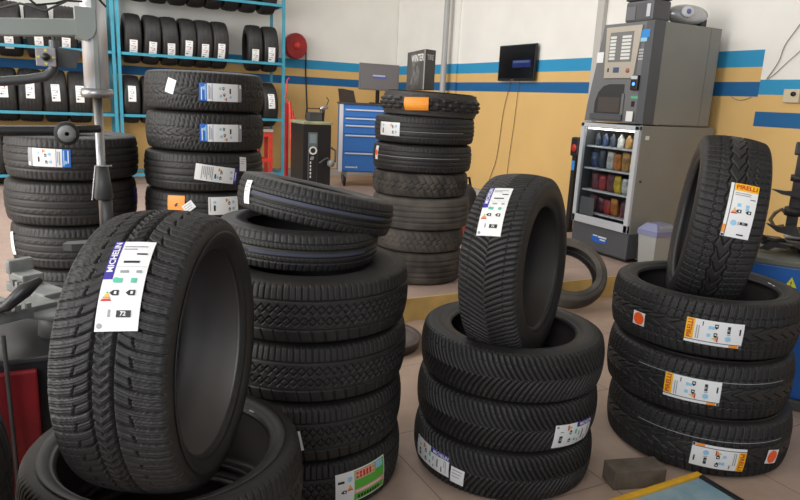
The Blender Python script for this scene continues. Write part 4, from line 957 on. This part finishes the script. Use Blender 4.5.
hd = MB(); hd.prism([(-.125, -.02), (-.11, .012), (-.03, .022), (.03, .015), (.03, -.03), (-.10, -.035)], (vx, vy, .785), (1, 0, 0), (0, 1, 0), .022); hd.build('mounting_head', M_dark, ch)
# swing arm
MB().box(((vx - .045 - 1.3) / 2, vy, 1.466 - .078 * (1.3 + vx - .045) / 2), (1.3 + vx - .045, .06, .048), 0, Matrix.Rotation(-.078, 3, 'Y'), .004).build('swing_arm', M_tg, ch)
k = MB(); k.prism([(-.052, .012), (-.025, .004), (-.005, .018), (.004, .04), (.004, .100), (-.052, .100)], (vx, vy - .045, 1.424), (1, 0, 0), (0, 0, 1), -.09); k.build('arm_end', M_tg, ch)
MB().b2(-1.42, -1.26, -.10, .12, .06, 1.62, bev=.01).build('column', M_tg, ch)
MB().b2(-1.42, -.25, .0, .10, .06, .16).build('base_beam', M_dark, ch)
# black press bar with roller
MB().tube([(-1.3, -.16, 1.125), (-.30, -.16, 1.158), (.02, -.16, 1.166)], .015, 14).build('press_bar', M_blk2, ch)
rl = MB(); rl.lathe([(.016, -.02), (.030, -.018), (.034, -.008), (.034, .008), (.030, .018), (.016, .02)], 32, c=(.035, -.175, 1.160), M=Matrix.Rotation(PI/2, 3, 'X')); rw = rl.build('roller', M_rub, ch)
rl = MB(); rl.lathe([(0, -.024), (.006, -.024), (.007, -.018), (.020, -.021), (.024, -.016), (.024, .016), (0, .016)], 28, c=(.035, -.175, 1.160), M=Matrix.Rotation(-PI/2, 3, 'X')); rl.lathe([(0, .016), (.024, .016), (.024, .022), (.012, .024), (0, .024)], 28, c=(.035, -.175, 1.160), M=Matrix.Rotation(PI/2, 3, 'X')); rl.build('roller_hub', M_cast, rw)
MB().tube([(.04, -.15, 1.17), (.08, -.14, 1.171), (.125, -.12, 1.172)], .012, 12).build('press_rod', M_blk2, ch)
# bent handle pipe and button plate
MB().tube([(-1.3, -.12, 1.25), (-.12, -.12, 1.298), (-.055, -.12, 1.307), (-.010, -.12, 1.317), (.012, -.12, 1.338), (.018, -.12, 1.37), (.018, -.12, 1.42)], .0135, 14).build('handle_pipe', mat('handle_grey', (92, 94, 94), .35, metal=.5), ch)
bp = MB().b2(-.030, .020, -.185, -.170, 1.345, 1.395, bev=.003).build('button_plate', mat('plate_lilac_grey', (158, 154, 158), .4), ch)
MB().lathe([(0, 0), (.011, 0), (.010, .015), (0, .017)], 18, c=(-.005, -.185, 1.370), M=Matrix.Rotation(PI/2, 3, 'X')).build('button', M_blk, bp)
ar = MB()
for a in range(4):
    Ma = Matrix.Rotation(a * PI/2, 3, 'Y'); c0 = Vector((-.005, -.1862, 1.370))
    ar.add([c0 + Ma @ Vector(p) for p in ((-.005, 0, .015), (.005, 0, .015), (0, 0, .024))], [(0, 1, 2)])
ar.build('arrow_mark', mat('arrow_yellow', (226, 226, 90), .4), bp)
MB().prism([(0, 0), (.045, 0), (.06, .05), (0, .055)], (.026, -.15, 1.345), (1, 0, 0), (0, 0, 1), -.02).build('plate_bracket', M_dark, ch)
def coil(pts, r, name, m, par):
    P = [Vector(p) for p in pts]; out = []
    for i in range(len(P) - 1):
        for k in range(8): out.append(P[i].lerp(P[i+1], k / 8))
    out.append(P[-1]); return MB().tube(out, r, 8).build(name, m, par)
coil([(-.14, -.09, 1.505), (-.05, -.09, 1.54), (-.02, -.09, 1.515), (.03, -.09, 1.525), (.08, -.09, 1.545), (.13, -.08, 1.565), (.165, -.07, 1.53)], .0032, 'air_hose', M_blk, ch)
coil([(-.14, -.06, 1.49), (-.06, -.09, 1.515), (.0, -.09, 1.50), (.06, -.09, 1.535), (.10, -.06, 1.54)], .0032, 'air_hose', M_dark, ch)
# bead lever lying on the changer, upright lever in front of the body
bl = MB(); bl.tube([(-.20, 2.15, .640), (-.15, 2.12, .665), (-.10, 2.10, .715), (-.06, 2.13, .735)], [.008, .016, .022, .010], 12)
tag(bl.build('bead_lever', M_blk2), 'black curved bead lever resting on the changer turntable', 'lever')
lv = MB(); lv.tube([(-.20, 2.05, .0), (-.185, 2.05, .62)], .008, 10); lv.tube([(-.155, 2.055, .0), (-.16, 2.055, .60)], .006, 10); tag(lv.build('pry_bar', M_dark), 'thin dark pry bars upright before the red changer body', 'bar')

# ------------------------------------------------------------------ second tyre changer, blue, at the right edge
Mc = rotz(math.atan2(-.86, .5))
c2 = thing('tyre_changer', 'blue tyre changer at the right edge behind the right stack', 'tyre changer', (3.10, 1.85, 0), rot=(0, 0, math.atan2(-.86, .5)))
# local x runs to the photo's right, local -y... front face towards the doorway
M_cb = mat('changer_blue', (26, 92, 168), .4)
MB().b2(-.24, .50, -.26, .26, .05, .655, bev=.008).build('body', M_cb, c2)
MB().b2(-.26, .52, -.28, .28, 0, .05, bev=.006).build('base', M_dark, c2)
MB().b2(-.26, .52, -.275, .28, .656, .685, bev=.006).build('top_tray', mat('tray_grey', (96, 98, 90), .5), c2)
wt = MB(); wt.prism([(-.024, 0), (.024, 0), (0, .046)], (.032, -.2605, .565), (1, 0, 0), (0, 0, 1), .001); wt.build('warning_triangle', mat('warning_yellow', (214, 216, 60), .4), c2)
wt = MB(); add_text(wt, '!', .028, (.032, -.2625, .581), (1, 0, 0), (0, 0, 1)); wt.build('warning_mark', M_ink, c2)
M_tool = mat('dark_worn_steel', (48, 44, 42), .45, metal=.3, var=.3, vscale=14)
tcx = .10
m = MB(); m.lathe([(0, .686), (.07, .686), (.07, .71), (.15, .712), (.15, .728), (0, .728)], 32, c=(tcx, .02, 0))
for k in range(4):
    a = k * PI/2 + .35; Mz = rotz(a); m.box(Vector((tcx, .02, .722)) + Mz @ Vector((.13, 0, 0)), (.22, .05, .02), 0, Mz, .004)
t2 = m.build('turntable', M_tool, c2)
for k in range(4):
    a = k * PI/2 + .35; Mz = rotz(a); j = MB()
    j.prism([(.13, 0), (.25, .0), (.255, .035), (.225, .018), (.15, .014)], Vector((tcx, .02, .733)) + Mz @ Vector((0, .022, 0)), Mz @ Vector((1, 0, 0)), (0, 0, 1), .044)
    j.box(Vector((tcx, .02, .745)) + Mz @ Vector((.20, .05, 0)), (.03, .05, .012), 0, Mz @ rotz(.5)); j.build('clamp_jaw', M_tool, t2)
MB().lathe([(0, .731), (.040, .733), (.046, .742), (.034, .756), (0, .760)], 28, c=(.005, .10, 0), sx=1.0, sy=1.0).build('centre_cap', mat('cap_grey', (170, 164, 162), .5), c2)
m = MB(); m.prism([(.02, 0), (-.05, .012), (-.10, .045), (-.04, .036), (.02, .05), (.05, .0)], (-.01, -.14, .78), (1, 0, 0), (0, 0, 1), .03); m.prism([(0, 0), (.10, .0), (.12, .02), (.03, .025)], (-.11, -.10, .712), (1, 0, 0), (0, 0, 1), .03); m.prism([(0, 0), (.07, .03), (.10, .03), (.05, -.005)], (-.135, -.12, .70), (1, 0, 0), (0, 0, 1), .02); m.build('mounting_head', M_tool, c2)
m = MB(); m.b2(-.035, .012, -.07, -.02, .80, 1.14, bev=.006); m.lathe([(0, .86), (.038, .86), (.042, .88), (.038, .90), (0, .90)], 16, c=(-.012, -.045, 0)); m.lathe([(0, 1.02), (.036, 1.02), (.036, 1.05), (0, 1.05)], 16, c=(-.012, -.045, 0)); m.build('tool_shaft', M_tool, c2)
m = MB(); m.prism([(0, 0), (-.05, .006), (-.095, .026), (-.04, .022), (.06, .03), (.07, -.01)], (-.02, -.10, .955), (1, 0, 0), (0, 0, 1), .03); m.build('guide_blade', M_tool, c2)
m = MB(); m.b2(-.05, .52, -.08, -.01, 1.14, 1.20, bev=.008); m.build('swing_arm', M_tool, c2)
m = MB(); m.b2(.42, .50, .06, .20, .686, 1.40, bev=.008); m.build('column', M_cb, c2)
m = MB(); m.tube([(-.03, -.05, .86), (-.06, -.06, .885), (-.085, -.06, .865), (-.10, -.06, .83), (-.075, -.08, .80), (-.04, -.07, .81)], .009, 8); m.build('bracket', mat('brass_brown', (96, 80, 54), .5), c2)
